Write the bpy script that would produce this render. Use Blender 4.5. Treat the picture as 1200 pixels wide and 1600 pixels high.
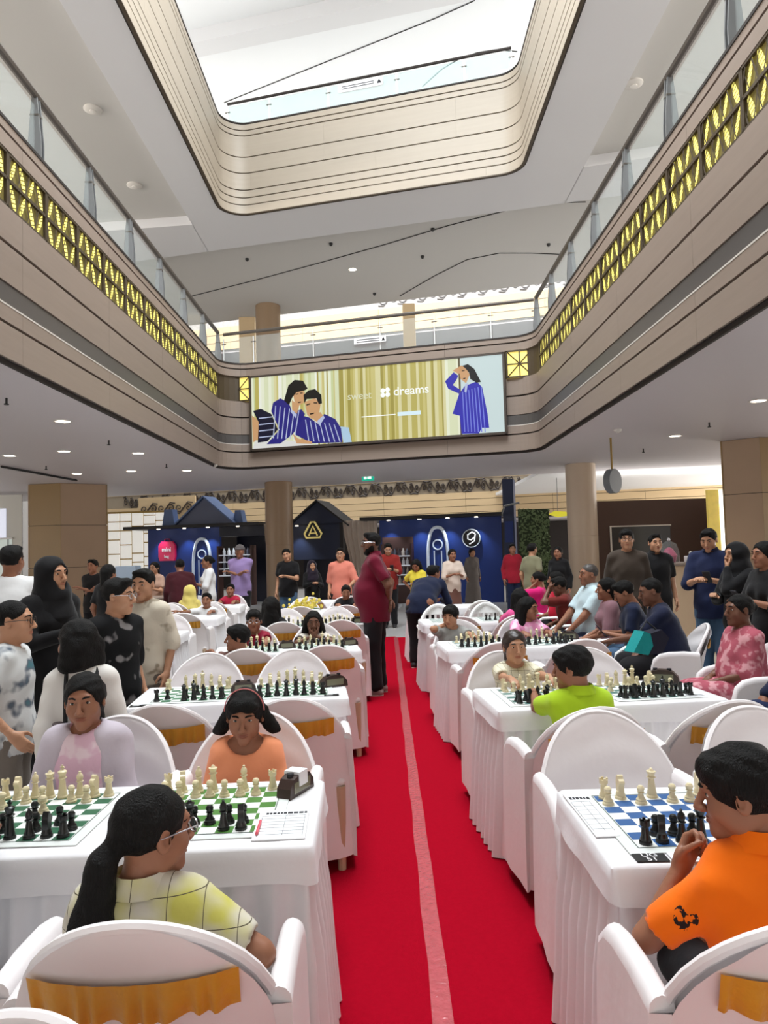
import bpy, math, random
import numpy as np
from mathutils import Vector, Matrix, Euler
random.seed(7); RNG = np.random.default_rng(7)
PI = math.pi
scene = bpy.context.scene
for _o in list(bpy.data.objects): bpy.data.objects.remove(_o)
COL = scene.collection

# ------------------------------------------------------------------ camera
FPX, CAMZ, PITCH, ROLL = 1150.0, 1.57, math.atan(60/1150.0), 0.028
_c, _s = math.cos(PITCH), math.sin(PITCH)
FW = Vector((0, _c, _s)); _u0 = Vector((0, -_s, _c)); _r0 = Vector((1, 0, 0))
UP = _u0*math.cos(ROLL) + _r0*math.sin(ROLL)
RT = _r0*math.cos(ROLL) - _u0*math.sin(ROLL)
cam = bpy.data.cameras.new('camera'); camo = bpy.data.objects.new('camera', cam); COL.objects.link(camo)
m = Matrix((RT, UP, -FW)).transposed().to_4x4(); m.translation = (0, 0, CAMZ)
camo.matrix_world = m
cam.sensor_fit = 'VERTICAL'; cam.sensor_height = 36.0; cam.lens = 36.0*FPX/1600.0
cam.clip_start = 0.05; cam.clip_end = 200
scene.camera = camo

# ------------------------------------------------------------------ world, skylight, exposure
w = bpy.data.worlds.new('world'); scene.world = w; w.use_nodes = True
bg = w.node_tree.nodes['Background']; bg.inputs[0].default_value = (0.93, 0.96, 1.0, 1); bg.inputs[1].default_value = 0.25
def area(name, loc, sx, sy, power, color, rot=(0, 0, 0)):
    l = bpy.data.lights.new(name, 'AREA'); l.shape = 'RECTANGLE'; l.size = sx; l.size_y = sy; l.energy = power; l.color = color
    o = bpy.data.objects.new(name, l); COL.objects.link(o); o.location = loc; o.rotation_euler = rot
    return o
area('skylight', (-0.2, 7.0, 14.55), 6.0, 8.2, 2750, (0.90, 0.96, 1.0))            # glazed roof over the near atrium
area('far_skylight', (0.0, 26.3, 14.0), 22.0, 4.0, 2500, (0.97, 0.97, 0.97), (0, 0, -0.26))    # glazed roof over the second atrium
# added fill lights along both outer walls, ground floor, gallery and top level
for nm, x, y, z, ly, lz, pw, sgn in (('ground_fill', -15.4, 9.0, 1.7, 26, 2.9, 420, -1), ('ground_fill', 15.4, 7.0, 1.7, 20, 2.9, 340, 1), ('ground_fill', 15.4, 22.0, 1.7, 7, 2.9, 900, 1),
                                     ('gallery_fill', -15.4, 6.0, 7.4, 24, 3.0, 1950, -1), ('gallery_fill', 15.4, 6.0, 7.4, 24, 3.0, 1950, 1), ('top_fill', -11.8, 12.0, 12.9, 26, 2.4, 1000, -1), ('top_fill', 11.8, 12.0, 12.9, 26, 2.4, 1000, 1)):
    area(nm, (x, y, z), lz, ly, pw, (1.0, 0.94, 0.87), (0, PI/2*sgn*-1 if False else (-PI/2 if sgn < 0 else PI/2), 0))
area('ceiling_fill', (7.6, 20.8, 2.80), 4.2, 1.6, 34, (1.0, 0.98, 0.96), (PI, 0, 0))          # added uplight above the shop wall to brighten the ceiling
area('ground_fill', (0.0, -6.9, 1.7), 14, 2.8, 420, (1.0, 0.93, 0.88), (PI/2, 0, PI))       # added frontal fill behind the camera for surfaces facing it
scene.view_settings.view_transform = 'Standard'; scene.view_settings.look = 'None'
scene.view_settings.exposure = 0.0; scene.view_settings.gamma = 1.0
scene.view_settings.use_curve_mapping = False

# ------------------------------------------------------------------ helpers
def ray(px, py):
    d = FW*FPX + RT*(px-600) + UP*(800-py); return d/d.y
def at(px, py, Y):
    return Vector((0, 0, CAMZ)) + ray(px, py)*Y
def onz(px, py, Z):
    d = ray(px, py); return Vector((0, 0, CAMZ)) + d*((Z-CAMZ)/d.z)
def onfar(px, py, y0, sl=-0.27):
    d = ray(px, py); return Vector((0, 0, CAMZ)) + d*(y0/(1-sl*d.x))

def lin(c):
    return tuple(((v/255.0)/12.92 if v/255.0 <= 0.04045 else ((v/255.0+0.055)/1.055)**2.4) for v in c)
MATS = {}
def M(name, rgb, rough=0.6, metal=0.0, emit=0.0, ecol=None, noise=None, bump=None, trans=0.0, alpha=1.0, spec=0.5, stretch=None, sheen=0.0):
    """rgb: 0-255 sRGB base colour. noise=(scale, amount) colour variation, bump=(scale, strength) fine relief."""
    if name in MATS: return MATS[name]
    mt = bpy.data.materials.new(name); mt.use_nodes = True
    nt = mt.node_tree; b = nt.nodes['Principled BSDF']
    c = lin(rgb)
    b.inputs['Base Color'].default_value = (*c, 1); b.inputs['Roughness'].default_value = rough
    b.inputs['Metallic'].default_value = metal; b.inputs['Specular IOR Level'].default_value = spec
    if trans: b.inputs['Transmission Weight'].default_value = trans
    if alpha < 1: b.inputs['Alpha'].default_value = alpha
    if sheen: b.inputs['Sheen Weight'].default_value = sheen
    if emit:
        b.inputs['Emission Color'].default_value = (*lin(ecol or rgb), 1); b.inputs['Emission Strength'].default_value = emit
    vec = None
    if noise or bump:
        g = nt.nodes.new('ShaderNodeTexCoord'); vec = g.outputs['Object']
        if stretch:
            geo = nt.nodes.new('ShaderNodeNewGeometry'); mp = nt.nodes.new('ShaderNodeMapping'); mp.inputs['Scale'].default_value = stretch
            nt.links.new(geo.outputs['Position'], mp.inputs[0]); vec = mp.outputs[0]
    if noise:
        n = nt.nodes.new('ShaderNodeTexNoise'); n.inputs['Scale'].default_value = noise[0]; n.inputs['Detail'].default_value = 5
        nt.links.new(vec, n.inputs['Vector'])
        mx = nt.nodes.new('ShaderNodeMix'); mx.data_type = 'RGBA'; a = noise[1]
        mx.inputs[6].default_value = (*[max(0, v*(1-a)) for v in c], 1); mx.inputs[7].default_value = (*[min(1, v*(1+a)) for v in c], 1)
        nt.links.new(n.outputs[0], mx.inputs[0]); nt.links.new(mx.outputs[2], b.inputs['Base Color'])
    if bump:
        n2 = nt.nodes.new('ShaderNodeTexNoise'); n2.inputs['Scale'].default_value = bump[0]; n2.inputs['Detail'].default_value = 3
        nt.links.new(vec, n2.inputs['Vector'])
        bp = nt.nodes.new('ShaderNodeBump'); bp.inputs['Strength'].default_value = bump[1]; bp.inputs['Distance'].default_value = 0.02
        nt.links.new(n2.outputs[0], bp.inputs['Height']); nt.links.new(bp.outputs[0], b.inputs['Normal'])
    MATS[name] = mt
    return mt

class MB:
    """collects shapes; build() links them as ONE mesh object"""
    def __init__(s): s.v = []; s.f = []; s.mi = []; s.cur = 0
    def add(s, verts, faces, mi=None):
        o = len(s.v); s.v += [tuple(p) for p in verts]; s.f += [tuple(i+o for i in f) for f in faces]
        s.mi += [s.cur if mi is None else mi]*len(faces); return s
    def box(s, a, b, mtx=None, mi=None):
        x0, y0, z0 = a; x1, y1, z1 = b
        vs = [(x0,y0,z0),(x1,y0,z0),(x1,y1,z0),(x0,y1,z0),(x0,y0,z1),(x1,y0,z1),(x1,y1,z1),(x0,y1,z1)]
        if mtx is not None: vs = [mtx @ Vector(p) for p in vs]
        return s.add(vs, [(0,3,2,1),(4,5,6,7),(0,1,5,4),(1,2,6,5),(2,3,7,6),(3,0,4,7)], mi)
    def bbox(s, a, b, bev=0.01, mtx=None, mi=None):
        """box with chamfered vertical + top/bottom edges"""
        x0, y0, z0 = a; x1, y1, z1 = b; e = bev
        ring = lambda d, z: [(x0+d+e,y0+d,z),(x1-d-e,y0+d,z),(x1-d,y0+d+e,z),(x1-d,y1-d-e,z),(x1-d-e,y1-d,z),(x0+d+e,y1-d,z),(x0+d,y1-d-e,z),(x0+d,y0+d+e,z)]
        rings = [ring(e*.7, z0), ring(0, z0+e), ring(0, z1-e), ring(e*.7, z1)]
        if mtx is not None: rings = [[mtx @ Vector(p) for p in r] for r in rings]
        return s.loft(rings, True, True, mi=mi)
    def loft(s, rings, cap0=False, cap1=False, closed=True, mi=None):
        n = len(rings[0]); vs = [p for r in rings for p in r]; fs = []
        for i in range(len(rings)-1):
            for j in range(n if closed else n-1):
                k = (j+1) % n
                fs.append((i*n+j, i*n+k, (i+1)*n+k, (i+1)*n+j))
        if cap0: fs.append(tuple(range(n-1, -1, -1)))
        if cap1: fs.append(tuple((len(rings)-1)*n+j for j in range(n)))
        return s.add(vs, fs, mi)
    def tube(s, pts, r, seg=8, caps=True, mi=None, flat=None):
        pts = [Vector(p) for p in pts]; rs = r if isinstance(r, (list, tuple)) else [r]*len(pts)
        rings = []; prev = None
        for i, p in enumerate(pts):
            t = (pts[min(i+1, len(pts)-1)] - pts[max(i-1, 0)]).normalized()
            if prev is None:
                a = Vector((0, 0, 1)) if abs(t.z) < 0.9 else Vector((1, 0, 0))
                n = t.cross(a).normalized()
            else:
                n = (prev - t*prev.dot(t)).normalized()
            prev = n; b = t.cross(n)
            rings.append([p + (n*math.cos(2*PI*k/seg) + b*math.sin(2*PI*k/seg)*(flat or 1))*rs[i] for k in range(seg)])
        return s.loft(rings, caps, caps, mi=mi)
    def cyl(s, c, r, z0, z1, seg=24, r2=None, mi=None):
        r2 = r if r2 is None else r2
        return s.loft([[(c[0]+r*math.cos(2*PI*k/seg), c[1]+r*math.sin(2*PI*k/seg), z0) for k in range(seg)],
                       [(c[0]+r2*math.cos(2*PI*k/seg), c[1]+r2*math.sin(2*PI*k/seg), z1) for k in range(seg)]], True, True, mi=mi)
    def lathe(s, prof, seg=14, c=(0, 0, 0), mi=None):
        rings = [[(c[0]+r*math.cos(2*PI*k/seg), c[1]+r*math.sin(2*PI*k/seg), c[2]+z) for k in range(seg)] for r, z in prof]
        return s.loft(rings, True, True, mi=mi)
    def prism(s, poly, z0, z1, mtx=None, mi=None):
        n = len(poly)
        a = [Vector((p[0], p[1], z0)) for p in poly] + [Vector((p[0], p[1], z1)) for p in poly]
        if mtx is not None: a = [mtx @ p for p in a]
        return s.add(a, [tuple(range(n-1, -1, -1)), tuple(range(n, 2*n))] + [(i, (i+1) % n, n+(i+1) % n, n+i) for i in range(n)], mi)
    def ball(s, c, r, seg=10, rings=7, mi=None):
        rx, ry, rz = r if isinstance(r, (tuple, list)) else (r, r, r)
        R = []
        for i in range(rings+1):
            a = -PI/2 + PI*i/rings; cr = max(math.cos(a), 0.02)
            R.append([(c[0]+rx*cr*math.cos(2*PI*k/seg), c[1]+ry*cr*math.sin(2*PI*k/seg), c[2]+rz*math.sin(a)) for k in range(seg)])
        return s.loft(R, True, True, mi=mi)
    def mesh(s, name, mats, smooth=False):
        me = bpy.data.meshes.new(name); me.from_pydata(s.v, [], s.f)
        for mm in (mats if isinstance(mats, (list, tuple)) else [mats]): me.materials.append(mm)
        if any(s.mi): me.polygons.foreach_set('material_index', s.mi)
        if smooth: smooth_mesh(me, smooth if smooth is not True else 0.7)
        me.update(); return me
    def build(s, name, mats, parent=None, smooth=False):
        return obj(name, s.mesh(name, mats, smooth), parent)
def smooth_mesh(me, ang=0.7):
    me.polygons.foreach_set('use_smooth', [True]*len(me.polygons))
    try: me.set_sharp_from_angle(angle=ang)
    except Exception: pass
def obj(name, me, parent=None, loc=None, rot=None):
    o = bpy.data.objects.new(name, me); COL.objects.link(o)
    if parent is not None: o.parent = parent
    if loc is not None: o.location = loc
    if rot is not None: o.rotation_euler = rot
    return o
def tag(o, label=None, cat=None, group=None, kind=None):
    if label: o['label'] = label
    if cat: o['category'] = cat
    if group: o['group'] = group
    if kind: o['kind'] = kind
    return o
def thing(name, label, cat, loc=(0, 0, 0), rz=0.0, group=None):
    o = bpy.data.objects.new(name, None); COL.objects.link(o); o.location = loc; o.rotation_euler = (0, 0, rz); o.empty_display_size = 0.1
    return tag(o, label, cat, group)
def struct(name, label=None, loc=(0, 0, 0)):
    o = bpy.data.objects.new(name, None); COL.objects.link(o); o.location = loc
    return tag(o, label, None, None, 'structure')
def dup(root, loc=None, rz=None, label=None, group=None):
    def cp(o, parent):
        c = o.copy(); COL.objects.link(c)
        if parent is not None: c.parent = parent
        for ch in kids.get(o, ()): cp(ch, c)
        return c
    kids = {}
    stack = [root]
    while stack:
        q = stack.pop(); kids[q] = list(q.children); stack += kids[q]
    r = cp(root, None)
    if loc is not None: r.location = loc
    if rz is not None: r.rotation_euler = (0, 0, rz)
    if label: r['label'] = label
    if group: r['group'] = group
    return r
ORD = ['first', 'second', 'third', 'fourth', 'fifth', 'sixth', 'seventh', 'eighth', 'ninth', 'tenth']
# ================================================================== THE SETTING
XL, XR, YF, SL = -3.72, 3.25, 16.26, -0.27       # near edges of the gallery, far line y = YF + SL*x
YN = -7.0
m_wood = M('fascia_wood', (140, 125, 114), 0.45, noise=(2.2, 0.09), stretch=(0.5, 0.5, 9))
m_wood2 = M('fascia_maple', (160, 149, 134), 0.5, noise=(2.0, 0.07), stretch=(0.5, 0.5, 9))
m_dark = M('shadow_gap', (38, 30, 26), 0.7)
m_band = M('grey_band', (80, 76, 74), 0.4)
m_ceil = M('ceiling_paint', (212, 212, 214), 0.8, noise=(0.6, 0.02))
m_ceil3 = M('upper_ceiling_paint', (228, 230, 232), 0.8)
m_soffit = M('soffit_paint', (206, 200, 202), 0.55)
m_steel = M('grey_steel', (120, 122, 124), 0.4, 0.3)
m_rail = M('handrail_bronze', (104, 98, 92), 0.35, 0.5)
m_glass = M('glass', (225, 240, 240), 0.02, alpha=0.10, spec=0.6)
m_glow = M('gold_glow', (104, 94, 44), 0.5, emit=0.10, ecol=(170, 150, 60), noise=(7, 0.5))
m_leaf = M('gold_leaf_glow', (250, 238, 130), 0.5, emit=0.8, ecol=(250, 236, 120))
m_lattice = M('bronze_lattice', (74, 62, 46), 0.5, 0.2)
m_cream = M('cream_cladding', (206, 182, 144), 0.6, noise=(1.5, 0.06), stretch=(0.4, 0.4, 6))
m_white = M('white_paint', (232, 232, 230), 0.6)
m_floor = M('floor_stone', (182, 180, 178), 0.25, noise=(1.3, 0.06))

def ring_path(xl, xr, yf, sl, o, r, yn=YN, step=0.6):
    """gallery edge, offset o outward: left edge, far edge, right edge with rounded corners -> [(x, y, nx, ny, s)]"""
    q = math.sqrt(1+sl*sl); xl -= o; xr += o; yf += o*q; r += max(o, 0)
    A = Vector((xl, yf+sl*xl)); B = Vector((xr, yf+sl*xr))
    def arc(P, d0, d1):
        a = math.acos(max(-1, min(1, d0.dot(d1)))); t = r*math.tan(a/2)
        p0 = P-d0*t; n0 = Vector((d0.y, -d0.x)); c = p0+n0*r      # turning right
        out = []
        for k in range(9):
            th = -a*k/8; v = Vector((-n0.x, -n0.y)); v = Vector((v.x*math.cos(th)-v.y*math.sin(th), v.x*math.sin(th)+v.y*math.cos(th)))
            out.append((c+v*r, v))
        return out
    e = Vector((1, sl)).normalized()
    a1 = arc(A, Vector((0, 1)), e); a2 = arc(B, e, Vector((0, -1)))
    pts = []
    def line(p, q2, n):
        L = (q2-p).length; k = max(1, int(L/step))
        for i in range(k+1): pts.append((p+(q2-p)*(i/k), n))
    line(Vector((xl, yn)), a1[0][0], Vector((-1, 0))); pts.extend(a1[1:]); 
    line(a1[-1][0], a2[0][0], Vector((-e.y, e.x))); pts.extend(a2[1:]); line(a2[-1][0], Vector((xr, yn)), Vector((1, 0)))
    out = []; s = 0; prev = None
    for p, n in pts:
        if prev is not None:
            d = (p-prev).length
            if d < 1e-5: continue
            s += d
        out.append((p.x, p.y, n.x, n.y, s)); prev = p
    return out
def sub_path(path, s0, s1):
    def lerp(s):
        for a, b in zip(path, path[1:]):
            if a[4] <= s <= b[4]:
                t = (s-a[4])/(b[4]-a[4]); return tuple(a[i]+(b[i]-a[i])*t for i in range(4))+(s,)
        return path[-1]
    return [lerp(s0)]+[p for p in path if s0+1e-4 < p[4] < s1-1e-4]+[lerp(s1)]
def path_solid(mb, pts, z0, z1, th):
    mb.loft([[(x, y, z0), (x, y, z1), (x+nx*th, y+ny*th, z1), (x+nx*th, y+ny*th, z0)] for x, y, nx, ny, s in pts], True, True)

# ---- floor and far walls
f = tag(MB().box((-16, YN, -0.1), (16, 40, 0)).build('floor', m_floor), 'polished pale stone floor of the mall', None, None, 'structure')

# ---- ground gallery fascia (level 1)
P0 = ring_path(XL, XR, YF, SL, 0.0, 0.55)
LTOT = P0[-1][4]
wf = struct('wall_gallery', 'curved wood-clad gallery fascia running round the atrium')
strips = [(3.60, 3.935, 0.0, 'wood'), (3.965, 4.13, 0.0, 'wood'), (4.365, 4.75, 0.0, 'wood'), (4.785, 5.15, 0.0, 'wood'), (5.74, 5.90, 0.0, 'wood'), (5.93, 6.02, 0.0, 'wood')]
for z0, z1, o, k in strips:
    pth = ring_path(XL, XR, YF, SL, o, 0.55)
    s = 0.0; L = 2.43
    while s < LTOT-0.01:
        e = min(s+L, LTOT); mb = MB(); path_solid(mb, sub_path(pth, s+0.002, e-0.002), z0, z1, 0.05)
        mb.build('wood_panel', m_wood, wf); s = e
def band(name, z0, z1, o, th, mt, parent, base=(XL, XR, YF, SL), r=0.55):
    mb = MB(); path_solid(mb, ring_path(*base, o, r), z0, z1, th); return mb.build(name, mt, parent)
band('shadow_gap', 3.55, 6.05, 0.052, 0.03, m_dark, wf)
band('grey_band', 4.145, 4.355, 0.012, 0.04, m_band, wf)
band('light_trim', 4.128, 4.146, -0.004, 0.05, M('light_trim', (206, 200, 192), 0.4), wf)
band('top_edge', 6.02, 6.055, -0.01, 0.07, m_dark, wf)

# gold lattice panels, each a frame with leaf-shaped glowing slits
def gold_panel_meshes(W, H):
    back = MB().box((0, 0, 0), (W, 0.01, H)).mesh('gold_panel', m_glow)
    fr = MB(); t = 0.028
    fr.box((0, -0.03, 0), (W, 0, t)).box((0, -0.03, H-t), (W, 0, H)).box((0, -0.03, 0), (t, 0, H)).box((W-t, -0.03, 0), (W, 0, H)).box((0, -0.03, H*.48), (W, 0, H*.48+t*1.2))
    lf = MB(); R = random.Random(3)
    n = 4
    for half in (0, 1):
        zb = t+half*(H*.5); hh = H*.5-t*1.6
        for i in range(n):
            xc = t+(i+0.5)*(W-2*t)/n; lean = (0.05 if (i+half) % 2 else -0.05)
            # leaf slit in short segments
            ns = 6
            for k in range(ns):
                a0, a1 = (k+0.12)/ns, (k+0.86)/ns
                wd = lambda a: 0.040*math.sin(PI*min(1, 0.12+0.8*a))**0.8
                xx = lambda a: xc+lean*(a-.5)*2*(1 if half else 1)
                z = lambda a, sd: zb+a*hh+sd*0.012
                lf.add([(xx(a0)-wd(a0), -0.012, z(a0, -1)), (xx(a0)+wd(a0), -0.012, z(a0, 1)), (xx(a1)+wd(a1), -0.012, z(a1, 1)), (xx(a1)-wd(a1), -0.012, z(a1, -1))], [(0, 1, 2, 3)])
            # bars beside the leaf
            x1 = t+i*(W-2*t)/n
            fr.add([(x1-0.012-lean, -0.022, zb), (x1+0.012-lean, -0.022, zb), (x1+0.012+lean, -0.022, zb+hh), (x1-0.012+lean, -0.022, zb+hh)], [(0, 1, 2, 3)])
            fr.add([(x1+0.03+lean, -0.018, zb), (x1+0.045+lean, -0.018, zb), (x1+0.045-lean, -0.018, zb+hh), (x1+0.03-lean, -0.018, zb+hh)], [(0, 1, 2, 3)])
    return back, fr.mesh('lattice', m_lattice), lf.mesh('leaf_slit', m_leaf)
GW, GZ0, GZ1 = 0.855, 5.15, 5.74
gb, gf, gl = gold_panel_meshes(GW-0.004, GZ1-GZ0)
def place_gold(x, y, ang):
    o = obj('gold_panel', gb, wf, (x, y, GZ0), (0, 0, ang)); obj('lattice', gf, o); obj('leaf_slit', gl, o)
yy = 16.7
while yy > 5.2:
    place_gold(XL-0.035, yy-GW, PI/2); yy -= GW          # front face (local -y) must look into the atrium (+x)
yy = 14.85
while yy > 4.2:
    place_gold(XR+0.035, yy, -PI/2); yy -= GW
# short end panels beside the sign
E_ = Vector((1, SL, 0)).normalized(); N_ = Vector((-E_.y, E_.x, 0)); ANG = math.atan2(E_.y, E_.x)
def farp(x, off=0.0): return Vector((x, YF+SL*x, 0)) + N_*off
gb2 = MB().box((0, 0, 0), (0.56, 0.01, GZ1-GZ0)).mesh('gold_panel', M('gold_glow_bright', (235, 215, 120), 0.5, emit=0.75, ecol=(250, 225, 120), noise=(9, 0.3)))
fb = MB(); W_, H_ = 0.56, GZ1-GZ0
fb.box((0, -.03, 0), (W_, 0, .03)).box((0, -.03, H_-.03), (W_, 0, H_)).box((0, -.03, 0), (.03, 0, H_)).box((W_-.03, -.03, 0), (W_, 0, H_))
fb.box((0, -.02, H_*.5-.012), (W_, 0, H_*.5+.012)).box((W_*.5-.012, -.02, 0), (W_*.5+.012, 0, H_))
for a, b in (((0, 0), (W_, H_)), ((0, H_), (W_, 0))): fb.tube([(a[0], -.012, a[1]), (b[0], -.012, b[1])], .012, 4)
gf2 = fb.mesh('lattice', m_lattice)
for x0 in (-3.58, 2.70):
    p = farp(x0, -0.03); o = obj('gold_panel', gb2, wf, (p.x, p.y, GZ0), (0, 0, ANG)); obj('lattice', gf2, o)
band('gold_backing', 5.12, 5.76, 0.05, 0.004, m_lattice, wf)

# ---- soffit (ceiling over the ground gallery) and walkway slab
def ring_plate(name, inner, outer_x, outer_y0, outer_sl, z0, z1, mt, yn=YN, label=None):
    """plate outside the ring path out to x=+-outer_x and to the line y = outer_y0 + outer_sl*x"""
    mb = MB(); n = len(inner); outs = []
    A = (inner[0][0], inner[0][1]);
    i1 = next(i for i, p in enumerate(inner) if p[2] > -0.999); i2 = max(i for i, p in enumerate(inner) if p[2] < 0.999)
    for i, p in enumerate(inner):
        if i < i1: outs.append((-outer_x, min(p[1], outer_y0-outer_sl*outer_x*-1)))
        elif i > i2: outs.append((outer_x, p[1]))
        else:
            t = (i-i1+1)/(i2-i1+2); x = -outer_x+2*outer_x*t; outs.append((x, outer_y0+outer_sl*x))
    outs[i1-1] = (-outer_x, outer_y0-outer_sl*outer_x); outs[i2+1] = (outer_x, outer_y0+outer_sl*outer_x)
    for z, fl in ((z0, 1), (z1, 0)):
        vs = [(p[0], p[1], z) for p in inner]+[(q[0], q[1], z) for q in outs]
        mb.add(vs, [((i, i+1, n+i+1, n+i) if fl else (n+i, n+i+1, i+1, i)) for i in range(n-1)])
    # edges
    mb.add([(p[0], p[1], z) for z in (z0, z1) for p in inner], [(i+1, i, n+i, n+i+1) for i in range(n-1)])
    mb.add([(q[0], q[1], z) for z in (z0, z1) for q in outs], [(i, i+1, n+i+1, n+i) for i in range(n-1)])
    return tag(mb.build(name, mt), label, None, None, 'structure')
ring_plate('ceiling_gallery', ring_path(XL, XR, YF, SL, 0.03, 0.55), 15.5, 21.9, SL, 3.60, 3.70, m_soffit, label='flat painted soffit over the ground floor gallery')
ring_plate('floor_gallery', ring_path(XL, XR, YF, SL, 0.08, 0.55), 15.5, 21.9, SL, 5.62, 5.74, m_floor, label='upper gallery walkway floor')

tag(MB().add([(4.4, 20.75, z) for z in (3.6, 3.7)]+[(15.5, 17.75, z) for z in (3.6, 3.7)]+[(15.5, 31, z) for z in (3.6, 3.7)]+[(4.4, 29.5, z) for z in (3.6, 3.7)], [(0, 6, 4, 2), (1, 3, 5, 7), (0, 2, 3, 1), (2, 4, 5, 3), (4, 6, 7, 5), (6, 0, 1, 7)]).build('ceiling_shop', M('shop_ceiling', (236, 236, 236), .7)), 'bright white ceiling over the right hand shop', None, None, 'structure')
# ---- level 2 ceiling: lowered border round the upper void, coffers outside it
VL, VR, VY, VS = -3.5, 3.04, 15.80, -0.265
ring_plate('ceiling_border', ring_path(VL, VR, VY, VS, 0.04, 0.5), 4.35, 17.55, -0.245, 9.40, 9.62, m_ceil, label='lowered ceiling border round the upper opening')
o = MB()
o.add([(-12, 17.2+.6, 9.40), (-4.34, 17.05, 9.40), (-4.34, 18.62, 9.40), (-12, 20.5, 9.40), (-12, 17.8, 9.62), (-4.34, 17.05, 9.62), (-4.34, 18.62, 9.62), (-12, 20.5, 9.62)], [(0,1,2,3)[::-1], (4,5,6,7), (0,1,5,4), (2,3,7,6), (1,2,6,5), (3,0,4,7)])
o.add([(4.34, 14.9, 9.40), (12, 13.0, 9.40), (12, 14.6, 9.40), (4.34, 16.48, 9.40), (4.34, 14.9, 9.62), (12, 13.0, 9.62), (12, 14.6, 9.62), (4.34, 16.48, 9.62)], [(0,1,2,3)[::-1], (4,5,6,7), (0,1,5,4), (2,3,7,6), (1,2,6,5), (3,0,4,7)])
tag(o.build('ceiling_beam', m_ceil), 'lowered ceiling strip closing the side coffers', None, None, 'structure')
ring_plate('ceiling_upper', ring_path(VL, VR, VY, VS, 0.3, 0.5), 15.5, 23.6, SL, 9.62, 9.75, M('coffer_shade', (196, 194, 190), .8), label='pale ceiling of the upper gallery')  # darker tone stands in for the weaker light inside the coffers

# ---- upper void fascia
wu = struct('wall_void', 'pale maple planks lining the rounded upper opening')
zs = [9.40, 9.61, 9.78, 9.96, 10.36, 10.74, 11.25, 11.38, 11.53]
pth = ring_path(VL, VR, VY, VS, 0.0, 0.5)
LT2 = pth[-1][4]
for z0, z1 in zip(zs, zs[1:]):
    s = 0.0; k = random.choice([1.8, 2.4, 3.0])
    while s < LT2-0.01:
        e = min(s+k, LT2); mb = MB(); path_solid(mb, sub_path(pth, s+0.001, e-0.001), z0+0.013, z1-0.013, 0.05); mb.build('maple_plank', m_wood2, wu, smooth=0.5); s = e; k = 3.0
band('shadow_gap', 9.39, 11.56, 0.045, 0.03, m_dark, wu, (VL, VR, VY, VS), 0.5)
band('top_edge', 11.53, 11.56, -0.01, 0.09, m_dark, wu, (VL, VR, VY, VS), 0.5)
band('bottom_trim', 9.385, 9.40, -0.012, 0.06, m_lattice, wu, (VL, VR, VY, VS), 0.5)

# ---- top ceiling with skylight frame, beam, upper gallery floor and outer walls
tc = MB()
tc.box((-12, 11.2, 14.8), (12, 36, 14.95)).box((-12, YN, 14.8), (-3.4, 11.2, 14.95)).box((3.0, YN, 14.8), (12, 11.2, 14.95))
tag(tc.build('ceiling_top', m_ceil3), 'bright white top ceiling seen through the opening', None, None, 'structure')
tb = MB(); bx = lambda x: 16.75-0.25*x
tb.add([(x, bx(x)+d, z) for z in (14.45, 14.8) for x, d in ((-12, 0), (12, 0), (12, .55), (-12, .55))], [(3,2,1,0), (4,5,6,7), (0,1,5,4), (1,2,6,5), (2,3,7,6), (3,0,4,7)])
tag(tb.build('ceiling_rib', m_ceil), 'grey downstand beam under the top ceiling', None, None, 'structure')
ring_plate('floor_upper', ring_path(VL, VR, VY, VS, 0.1, 0.5), 12, 24.5, SL, 11.2, 11.34, m_white, label='top gallery walkway floor')
for nm, a, b in (('wall_left', (-16, YN, 0), (-15.5, 40, 14.9)), ('wall_right', (15.5, YN, 0), (16, 40, 14.9)), ('wall_back', (-16, YN-.3, 0), (16, YN, 14.9)), ('wall_far', (-16, 39.5, 0), (16, 40, 15))):
    tag(MB().box(a, b).build(nm, M('outer_wall', (196, 194, 192), 0.7)), 'plain outer wall of the mall', None, None, 'structure')

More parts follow.
